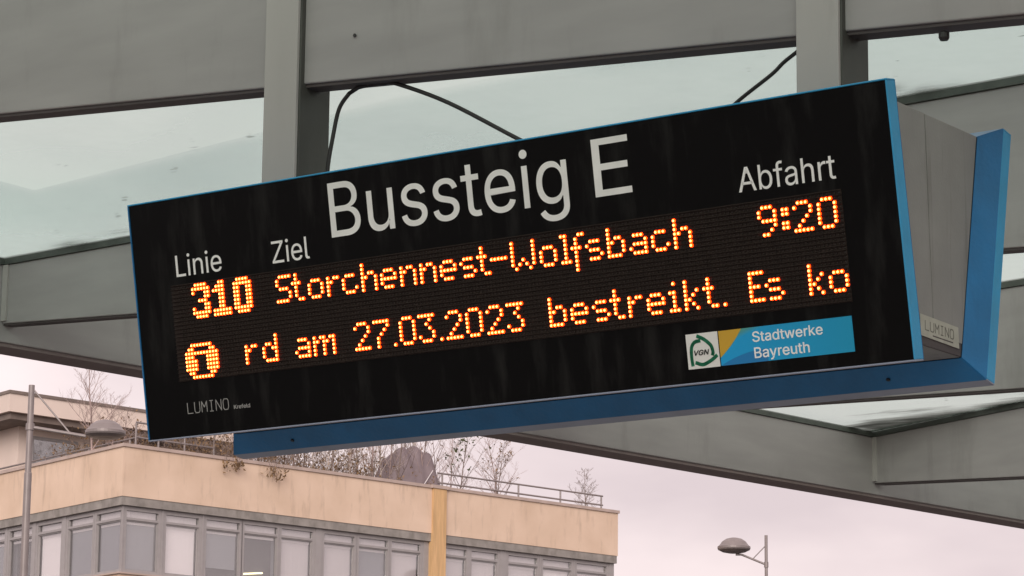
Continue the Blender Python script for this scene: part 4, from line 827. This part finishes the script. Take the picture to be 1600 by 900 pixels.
tree('birch_tree', BW(.30, 1.5, FL), 2.75, 3, 'tall bare birch on the roof above the building corner, in front of the penthouse', m='hazetwig', r=.030, depth=3, n=6)
tree('bare_shrub', BW(1.02, 1.6, FL), 2.05, 4, 'bare many-twigged shrub on the roof right behind the left street lamp head', 'shrub', m='hazetwig', r=.02, depth=3, n=5, spread=.65)
tree('bare_shrub', BW(1.75, 2.3, FL), 1.9, 41, 'bare shrub on the roof just left of the board, over the building corner', 'shrub', m='hazetwig', r=.02, depth=3, n=5, spread=.65)
tree('sapling', BW(10.30, .9, FL), 2.5, 5, 'upright sapling with dark leaf scraps right beside the tarpaulin', 'tree', m='bark', r=.022, depth=2, n=5, leaf='leaf', leafsize=.055)
tree('sapling', BW(11.5, 1.0, FL), 2.2, 6, 'thin forked bare sapling with dark buds behind the middle of the roof railing', 'tree', m='bark', r=.020, depth=3, n=4, lean=(.1, .1), leaf='brown_leaf', leafsize=.03)
tree('bare_tree', BW(13.2, 2.5, FL), 2.75, 7, 'wide pale bare tree behind the roof railing, left of its bare gap', 'tree', m='hazetwig', r=.024, depth=3, n=6, spread=.6)
tree('bare_tree', BW(12.3, 3.4, FL), 2.75, 17, 'pale bare tree standing farthest back behind the forked sapling', 'tree', m='hazetwig', r=.024, depth=3, n=6, spread=.6)
tree('bare_tree', BW(14.72, 1.0, FL), 1.85, 8, 'small bare tree at the far right end of the roof railing', 'tree', m='bark', r=.020, depth=3, n=6, spread=.7)
rng = random.Random(11)
# birch stems standing behind the parapet between the board and the pillar
kinds = ['birch', 'bark', 'birch', 'hazetwig']
for k in range(30):
    s = 5.3 + k * .18 + rng.uniform(-.09, .09); i_ = rng.uniform(.5, 2.6)
    tree('birch_sapling', BW(s, i_, FL), rng.uniform(2.3, 3.0), 50 + k, 'bare birch sapling in the dense row on the roof between board and timber pillar', 'tree', 'birch saplings in a dense row on the roof', m=kinds[k % 4], r=rng.uniform(.018, .036), depth=2, n=4, leaf='brown_leaf' if k % 5 == 0 else None, leafsize=.04)
# low thicket behind the parapet
def thicket(name, s0, s1, i0, i1, hh, cnt, m, leaf, seed, label, X=BW):
    rng = random.Random(seed); base = X((s0 + s1) / 2, (i0 + i1) / 2, FL); br = MB(); lf = []
    for k in range(cnt):
        p = X(rng.uniform(s0, s1), rng.uniform(i0, i1), FL) - base
        grow(br, rng, p, V((rng.uniform(-.5, .5), rng.uniform(-.5, .5), 1)), hh * rng.uniform(.7, 1.15), .009, 2, .6, 3, 3, .1, lf)
    t = empty(name, base); tag(t, label, 'hedge')
    br.build('stems', M[m], t); leafmesh(lf, rng, .04).build('foliage', M[leaf], t)
thicket('hedge', 2.4, 5.2, .5, 1.6, 1.35, 85, 'bark', 'brown_leaf', 21, 'brown thicket of twigs behind the parapet, below the left end of the board')
thicket('hedge', 5.0, 8.4, .5, 1.8, 1.0, 60, 'bark', 'brown_leaf', 22, 'low brown thicket at the foot of the row of birch saplings')
thicket('hedge', 5.2, 8.6, 2.4, 3.8, 1.9, 110, 'bark', 'brown_leaf', 26, 'dense brown twigs rising behind the row of birch saplings')
thicket('hedge', 8.3, 10.2, 3.0, 4.2, 1.6, 60, 'bark', 'brown_leaf', 23, 'brown thicket behind the grey tarpaulin on the roof')
LBW = lambda s, i, z: CB + Rb @ (LD * s - LN * i) + V((0, 0, z))
thicket('hedge', 1.2, 5.0, 1.0, 2.0, 1.25, 90, 'bark', 'brown_leaf', 24, 'sparse thicket behind the left roof railing under the penthouse', LBW)
# twigs hanging over the parapet
for s, zt_, ln, sd, lab in ((2.78, ZR, .42, 31, 'small sprig hanging over the parapet under the left end of the blue frame'), (3.95, ZR, .48, 32, 'wider sprig with curled leaves hanging over the parapet, right of the smaller one')):
    rng = random.Random(sd); base = BW(s, -.10, zt_); br = MB(); lf = []
    for k in range(4): grow(br, rng, BW(s + rng.uniform(-.2, .2), .15, zt_ - .03 + .06) - base, V((rng.uniform(-.3, .6), -.5, .25)), .22, .006, 0, .5, 3, 3, 0, lf)
    for k in range(9):
        p = V((0, 0, 0)) + Rb @ V((rng.uniform(-.22, .22), -.02, .03)); grow(br, rng, p, Rb @ V((rng.uniform(-.5, .5), -.15, -1)), ln * rng.uniform(.5, 1), .005, 1, .5, 3, 3, -.3, lf)
    t = empty('hanging_sprig', base); tag(t, lab, 'plant'); br.build('stem', M['bark'], t); leafmesh(lf, rng, .055).build('foliage', M['brown_leaf'], t)

# draped tarpaulin over garden furniture
def tarp():
    base = BW(9.4, 1.6, FL); t = empty('covered_furniture', base, RZ); tag(t, 'purplish grey tarpaulin draped over garden furniture behind the timber pillar', 'tarpaulin')
    nx, ny = 30, 16; rng = random.Random(5); vs = []; fs = []
    for j in range(ny + 1):
        for i in range(nx + 1):
            x = -1.25 + 2.4 * i / nx; y = -.75 + 1.5 * j / ny
            ex = max(0, abs(x + .05) - .45); ey = max(0, abs(y) - .3)
            h = 1.72 - ex * 1.7 - ey * 3.4 - (0.35 * max(0, -x - .3)) + .05 * math.sin(7 * x + 3 * y) + .035 * math.sin(13 * x - 5 * y) + rng.uniform(-.01, .01)
            h += .13 * math.exp(-((x - .1 - .3 * y) ** 2) / .01) + .10 * math.exp(-((x + .5 + .4 * y) ** 2) / .008) - .05 * abs(math.sin(4 * x + 3 * y))
            vs.append(V((x, y, max(h, .02))))
    for j in range(ny):
        for i in range(nx): a = j * (nx + 1) + i; fs.append((a, a + 1, a + nx + 2, a + nx + 1))
    o = me_obj('tarpaulin', vs, fs, M['tarp'], t, smooth=True); sm = o.modifiers.new('s', 'SOLIDIFY'); sm.thickness = .01
    mb = MB(); mb.tube([V((-.75, -.72, .25)), V((-.2, -.62, .75)), V((.35, -.45, 1.3))], .012, 6); mb.build('rope', M['blindmid'], t)
tarp()
# ================================================================== STREET LAMPS
def street_lamp(foot, top_z, armz, dirv, head_c, head_r, pr, label, low=False):
    # foot: (x,y); dirv: unit horizontal direction of the arm; head_c: (distance along arm, z of the rim)
    b = V((foot[0], foot[1], 0)); t = empty('street_lamp', b); tag(t, label, 'street lamp')
    mb = MB(); mb.tube([V((0, 0, 0)), V((0, 0, 1.2)), V((0, 0, 1.25)), V((0, 0, top_z - 1.6)), V((0, 0, top_z - 1.58)), V((0, 0, top_z))], [pr * 1.5, pr * 1.5, pr * 1.15, pr * 1.1, pr * .92, pr * .88], 16); mb.build('pole', M['lamp'], t)
    d_ = V((*dirv, 0)); L_, hz = head_c; hr = head_r
    e = d_ * (L_ - hr * (.95 if not low else .45)) + V((0, 0, hz - (.02 if not low else .10)))
    mb = MB(); mb.tube([V((0, 0, armz)), e], pr * (.5 if not low else .6), 10)
    if low: mb.tube([e, d_ * (L_ - hr * .1) + V((0, 0, hz - .10))], pr * .6, 10)
    mb.build('arm', M['lamp'], t)
    mb = MB(); mid = V((0, 0, armz)).lerp(e, .72 if not low else .55); mb.tube([V((0, 0, armz + (.72 if not low else .44))), mid], .012 if low else .016, 6); mb.build('brace', M['lamp'], t)
    hc = d_ * L_ + V((0, 0, hz))
    hd = MB(); hd.lathe([(hr * .95, .0), (hr, .03), (hr, .075), (hr * .93, .095), (hr * .88, .11), (hr * .72, .19), (hr * .48, .25), (hr * .22, .275), (.001, .28)], hc, 36); h = hd.build('lamp_head', M['lamp'], t, smooth=False)
    u_ = MB(); u_.lathe([(hr * .35, -.07), (hr * .7, -.045), (hr * .93, -.001)], hc, 36); u_.build('diffuser', M['lamp_under'], h)
    mb = MB(); mb.lathe([(pr * 1.25, 0), (pr * 1.25, .12)], V((0, 0, armz - .06)), 16); mb.build('collar', M['lamp'], t)
rx, ry = .8098, .5866
n_ = math.hypot(rx, ry); rx /= n_; ry /= n_
pt = V((-38.32, 37.97, 10.46)); street_lamp((pt.x, pt.y), pt.z, pt.z - .76, (rx, ry), (1.36, pt.z - .90), .365, .062, 'near grey street lamp at the left, its head over the building corner')
pt = V((-34.62, 57.36, 9.48)); street_lamp((pt.x, pt.y), pt.z, pt.z - .66, (-rx, -ry), (.72, pt.z - .34), .37, .040, 'distant street lamp alone against the sky at the lower right', low=True)
